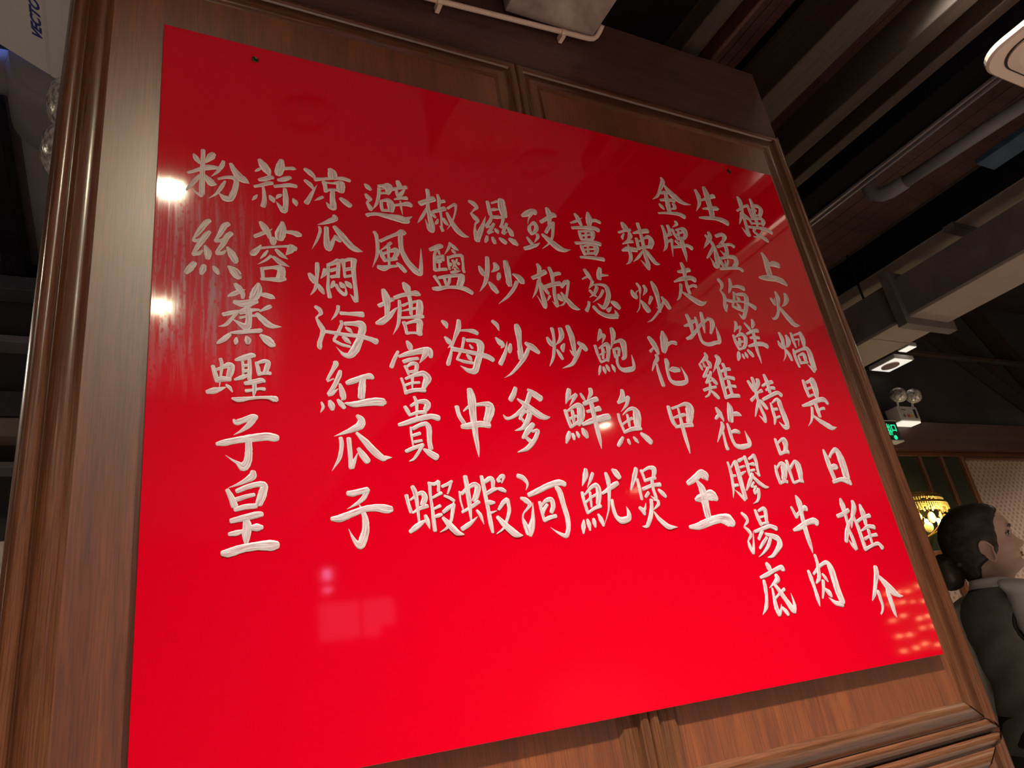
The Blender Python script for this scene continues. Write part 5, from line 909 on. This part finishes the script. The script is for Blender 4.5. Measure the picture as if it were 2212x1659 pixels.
sm = body.modifiers.new('smooth', 'SMOOTH'); sm.iterations = 3; sm.factor = .5

# ears
for s in (-1, 1):
    b = NB(); rings = []
    ctr = Vector((-.002, s * .0765, 1.447))
    for (k, dy) in ((1.0, 0), (1.06, .008), (1.0, .013), (.82, .0125), (.70, .006), (.45, .003), (.1, .003)):
        rings.append([(ctr.x + .018 * k * math.cos(a) * (1.05 if math.sin(a) > 0 else .78) - .10 * (math.sin(a) * .033 * k) - .25 * dy, ctr.y + s * (dy + .004 * (-math.cos(a)) * k), ctr.z + .033 * k * math.sin(a)) for a in [2 * math.pi * j / 28 for j in range(28)]])
    loft(b, rings, (True, True)); o = obj('ear', b, skin_m, wom, True)
# eyes, brows, lips
for s in (-1, 1):
    b = NB(); sphere(b, (.0640, s * .031, 1.4825), .0100, 18, 12, (.9, 1.2, .52)); e = obj('eye', b, eyew_m, wom, True)
    b = NB(); sphere(b, (.0700, s * .0322, 1.4825), .0058, 14, 10, (.7, 1, .85)); obj('iris', b, eye_m, e, True)
    b = NB(); limb(b, [(.0755, s * .016, 1.4862), (.0762, s * .030, 1.4895), (.0695, s * .046, 1.4842)], [.0012, .0019, .0012], 8); obj('eyelashes', b, eye_m, e, True)
    b = NB(); limb(b, [(.0865, s * .014, 1.501), (.0862, s * .030, 1.5065), (.0765, s * .049, 1.500)], [.0022, .0030, .0012], 8); obj('eyebrow', b, brow_m, wom, True)
b = NB()
limb(b, [(0.0740, -.021, 1.4195), (0.0800, -.010, 1.4225), (0.0820, 0, 1.4222), (0.0800, .010, 1.4225), (0.0740, .021, 1.4195)], [.0012, .0030, .0034, .0030, .0012], 10)
limb(b, [(0.0740, -.020, 1.4190), (0.0783, -.009, 1.4160), (0.0800, 0, 1.4152), (0.0783, .009, 1.4160), (0.0740, .020, 1.4190)], [.0012, .0036, .0042, .0036, .0012], 10)
obj('lips', b, lip_m, wom, True)

# hair: swept back shell with a low bun
b = NB(); n = 64; rings = []
for i in range(56):
    z = 1.385 + (1.5928 - 1.385) * i / 55
    zz = z; lift = max(0.0, min(1.0, (z - 1.48) / .10)); lift = .011 * lift * lift * (3 - 2 * lift)
    f, bk, w = interp(FRONT, zz), interp(BACK, zz), interp(HALF, zz)
    f += .009; bk -= .014; w += .0085
    # hairline: how far forward the hair reaches at this height
    hl = interp([(1.385, -.058), (1.412, -.048), (1.424, -.022), (1.434, .008), (1.455, .024), (1.50, .033), (1.53, .045), (1.548, .058), (1.560, .070), (1.570, .2)], z)
    cx = (f + bk) / 2; ax = (f - bk) / 2; e = 2 / 2.25; R = []
    for j in range(n):
        t = 2 * math.pi * j / n; c, s_ = math.cos(t), math.sin(t)
        x = cx + ax * abs(c) ** e * (1 if c > 0 else -1); y = w * abs(s_) ** e * (1 if s_ > 0 else -1)
        if x > hl:      # tuck the surface inside the head in front of the hairline
            k = min(1, (x - hl) / .020); y *= 1 - .34 * k; x = min(x, hl + .010)
        R.append((x + .0012 * math.sin(t * 17 + z * 60), y, z + lift * (1 if x < hl else .3)))
    rings.append(R)
loft(b, rings); hair = obj('hair', b, hair_m, wom, True)
b = NB(); sphere(b, (-.128, 0, 1.428), .05, 28, 18, (.92, 1.12, 1.12))
for v in b.verts:
    v.co += v.normal * .0022 * math.sin(v.co.z * 320 + v.co.y * 120)
obj('bun', b, hair_m, hair, True)
b = NB(); limb(b, [(-.088, -.045, 1.43), (-.092, 0, 1.485), (-.088, .045, 1.43)], [.012, .016, .012], 12); obj('hair_tie', b, hair_m, hair, True)

# blouse: collar and puffed sleeves
b = NB(); rings = []
for z, cx, a, bb in ((1.312, -.020, .077, .100), (1.328, -.020, .068, .080), (1.345, -.019, .062, .068), (1.366, -.020, .060, .064), (1.374, -.021, .059, .063), (1.375, -.021, .063, .067), (1.366, -.020, .067, .071), (1.345, -.018, .076, .086), (1.326, -.016, .088, .104), (1.316, -.016, .092, .112)):
    R = []
    for x, y, q in ring(z, cx, a, bb, 60, 1.0):
        dz = -.026 * max(0, (x - cx) / a) ** 2 + .004 * max(0, -(x - cx) / a)
        R.append((x, y, q + dz))
    rings.append(R)
loft(b, rings, (False, False)); obj('collar', b, blouse_m, wom, True)
for s in (-1, 1):
    A = [Vector(p) for p in ARM[s]]
    b = NB(); pts = [A[0] + Vector((-.002, -s * .028, .022)), A[0] + Vector((-.004, s * .010, .010)), A[0].lerp(A[1], .45) + Vector((0, s * .008, 0)), A[1] + Vector((0, s * .004, 0)), A[1].lerp(A[2], .55), A[2] + Vector((-.004, 0, 0)), A[3], A[4].lerp(A[3], .35)]
    limb(b, pts, [.052, .066, .070, .062, .054, .050, .042, .034], 36)
    for v in b.verts:       # hanging folds
        a = math.atan2(v.co.y - A[1].y, v.co.x - A[1].x)
        v.co += v.normal * (.0045 * math.sin(a * 7 + v.co.z * 22) * (1 if v.co.z > 1.0 else .5) + .004 * mnoise.noise(v.co * 26))
    obj('sleeve', b, blouse_m, wom, True)
    b = NB(); c = A[4].lerp(A[3], .35); d = (A[4] - A[3]).normalized()
    tube(b, [c - d * .004, c + d * .036], .036, 24); obj('cuff', b, blouse_m, wom, True)

# vest: body shell cut away at the armholes
b = NB(); n = 96; rings = []
VB = [(.90, -.014, .122, .178), (.97, -.012, .110, .160), (1.04, -.010, .098, .142), (1.10, -.006, .100, .145), (1.17, .003, .116, .160), (1.21, .006, .120, .166), (1.245, 0, .113, .168), (1.275, -.010, .102, .168), (1.297, -.016, .090, .158), (1.315, -.019, .080, .130), (1.328, -.019, .074, .102), (1.336, -.018, .070, .088)]
for i in range(46):
    z = .90 + (1.336 - .90) * i / 45
    vals = [interp([(r[0], r[k]) for r in VB], z) for k in (1, 2, 3)]
    R = ring(z, *vals, n)
    rings.append([(x, y, z + (.012 * (abs(y) < .09) * max(0, -x / .1) if z > 1.30 else 0)) for x, y, z in R])
rs = [[b.verts.new(p) for p in r] for r in rings]
hole = lambda p, s: ((p.x + .022) / .062) ** 2 + ((p.z - 1.235) / .074) ** 2 < 1 and p.y * s > .10
for r0, r1 in zip(rs, rs[1:]):
    for j in range(n):
        q = (r0[j], r0[(j + 1) % n], r1[(j + 1) % n], r1[j])
        m = sum((v.co for v in q), Vector()) / 4
        neckV = m.x > .03 and abs(m.y) < .052 * (m.z - 1.14) / .19 and m.z > 1.14
        if hole(m, 1) or hole(m, -1) or neckV: continue
        b.faces.new(q)
bmesh.ops.delete(b, geom=[v for v in b.verts if not v.link_faces], context='VERTS')
for v in b.verts:
    w = .004 * mnoise.noise(Vector((v.co.x * 9, v.co.y * 9, v.co.z * 7))) + .0025 * math.sin(v.co.z * 60 + v.co.y * 30) * (1 if v.co.z < 1.22 else .2)
    d = Vector((v.co.x, v.co.y, 0)).normalized(); v.co += d * w
vest = obj('vest', b, vest_m, wom, True)
so = vest.modifiers.new('cloth', 'SOLIDIFY'); so.thickness = .005; so.offset = 1
for s in (-1, 1):
    b = NB(); P = []
    for k in range(41):
        a = 2 * math.pi * k / 40; x = -.022 + .064 * math.cos(a); z = 1.235 + .076 * math.sin(a)
        cx, ad, bb = [interp([(r[0], r[k2]) for r in VB], z) for k2 in (1, 2, 3)]
        u = max(-1, min(1, (x - cx) / ad)); y = bb * (1 - abs(u) ** 2.4) ** (1 / 2.4)
        P.append((x, s * (y + .004), z))
    tube(b, P, .0055, 10, False); obj('armhole_piping', b, trim_m, vest, True)
b = NB(); P = []
for k in range(25):
    a = math.pi * (.42 + 1.16 * k / 24)
    P.append((-.018 + .074 * math.cos(a), .093 * math.sin(a), 1.338 + .010 * max(0, -math.cos(a)) - .008 * max(0, math.cos(a))))
tube(b, P, .0045, 8); obj('neck_piping', b, trim_m, vest, True)
# trousers and shoes
b = NB(); loft(b, [ring(z, cx, a + .012, bb + .012, 60) for z, cx, a, bb in ((.86, -.016, .108, .165), (.93, -.015, .105, .162), (1.0, -.012, .097, .147))])
for s in (-1, 1):
    limb(b, [(-.012, s * .080, .92), (-.010, s * .086, .70), (-.014, s * .090, .48), (-.024, s * .092, .26), (-.036, s * .094, .075)], [.104, .092, .074, .070, .068], 28)
obj('trousers', b, trouser_m, wom, True)
for s in (-1, 1):
    b = NB(); limb(b, [(-.095, s * .095, .048), (-.04, s * .096, .050), (.05, s * .102, .044), (.13, s * .110, .036), (.172, s * .112, .030)], [.034, .045, .046, .040, .022], 20)
    for v in b.verts: v.co.z = max(v.co.z, 0.002)
    obj('shoe', b, shoe_m, wom, True)

# the shoulders are turned a little further from the viewer than the face
def twist(o, deg):
    for v in o.data.vertices:
        f = max(0.0, min(1.0, (1.385 - v.co.z) / .07)); f = f * f * (3 - 2 * f)
        a = math.radians(deg) * f; x, y = v.co.x + .019, v.co.y
        v.co.x = x * math.cos(a) - y * math.sin(a) - .019; v.co.y = x * math.sin(a) + y * math.cos(a)
for o in [c for c in wom.children_recursive if c.name.split('.')[0] not in ('hair', 'bun', 'hair_tie', 'ear', 'eye', 'iris', 'eyelashes', 'eyebrow', 'lips')]:
    twist(o, 27)
# chin lifted: the head is tipped back on the neck
for o in wom.children_recursive:
    if o.name.split('.')[0] in ('vest', 'sleeve', 'cuff', 'collar', 'armhole_piping', 'neck_piping', 'trousers', 'shoe'): continue
    for v in o.data.vertices:
        f = max(0.0, min(1.0, (v.co.z - 1.335) / .05)); f = f * f * (3 - 2 * f)
        if o.name.split('.')[0] == 'bun': f = 1.0
        a = math.radians(6) * f; x, z = v.co.x + .015, v.co.z - 1.40
        v.co.x = x * math.cos(a) - z * math.sin(a) - .015; v.co.z = 1.40 + x * math.sin(a) + z * math.cos(a)

# ------------------------------------------------------------------ the room behind the camera, seen only as reflections in the glossy board
bm = NB(); box(bm, (1.55, -5.07, 1.97), (2.36, -5.0, 2.74), .01); w1 = struct(obj('window_1', bm, wood_h))
for x0, x1, z0 in ((1.60, 1.97, 2.01), (2.01, 2.16, 2.01), (2.16, 2.31, 2.10)):
    bm = NB(); box(bm, (x0, -5.0, z0), (x1, -4.985, 2.34)); obj('pane', bm, window_on, w1)
bm = NB(); box(bm, (1.72, -5.0, 2.40), (2.31, -4.985, 2.66)); obj('pane', bm, glass_dark, w1)
bm = NB(); box(bm, (1.98, -4.985, 2.01), (2.0, -4.965, 2.34)); obj('glazing_bar', bm, wood_h, w1)
t = thing('television', 'small glowing blue screen on the far wall facing the board', 'television', (1.66, -4.92, 2.5))
b = NB(); box(b, (1.60, -4.97, 2.40), (1.76, -4.90, 2.66), .005); wobj('casing', b, black, t)
b = NB(); box(b, (1.63, -4.90, 2.54), (1.70, -4.896, 2.63)); wobj('screen', b, blue_on, t)
b = NB(); box(b, (1.625, -4.90, 2.43), (1.70, -4.896, 2.46)); wobj('screen', b, blue_on, t)
bm = NB(); box(bm, (2.7, -5.07, .9), (3.6, -4.8, 2.3), .01); cab = tag(obj('shelf_unit', bm, wood_v), 'dark wooden shelf unit against the far wall facing the board', 'shelf unit')
for z in (1.25, 1.6, 1.95):
    bm = NB(); box(bm, (2.66, -4.8, z), (3.64, -4.72, z + .03), .004); obj('shelf', bm, wood_pale, cab)
t = thing('bulb_chandelier', 'chandelier of small warm bulbs hanging low in the room before the board', 'chandelier', (4.77, -1.4, 1.18))
b = NB()
for z in (1.585, 1.175): tube(b, [(4.50, -1.4, z), (5.04, -1.4, z)], .006, 8)
for x in (4.50, 4.77, 5.04): tube(b, [(x, -1.4, 1.175), (x, -1.4, 1.585)], .005, 8)
tube(b, [(4.77, -1.4, 1.585), (4.77, -1.4, 3.0)], .006, 8); wobj('frame', b, gold, t)
rng2 = random.Random(4)
for i in range(5):
    for k in range(5):
        b = NB(); sphere(b, (4.54 + i * .115 + rng2.uniform(-.03, .03), -1.4, 1.20 + k * .09 + rng2.uniform(-.02, .02)), .0075, 10, 8, (1.5, 1, 1)); wobj('bulb', b, bulb_small, t, True)
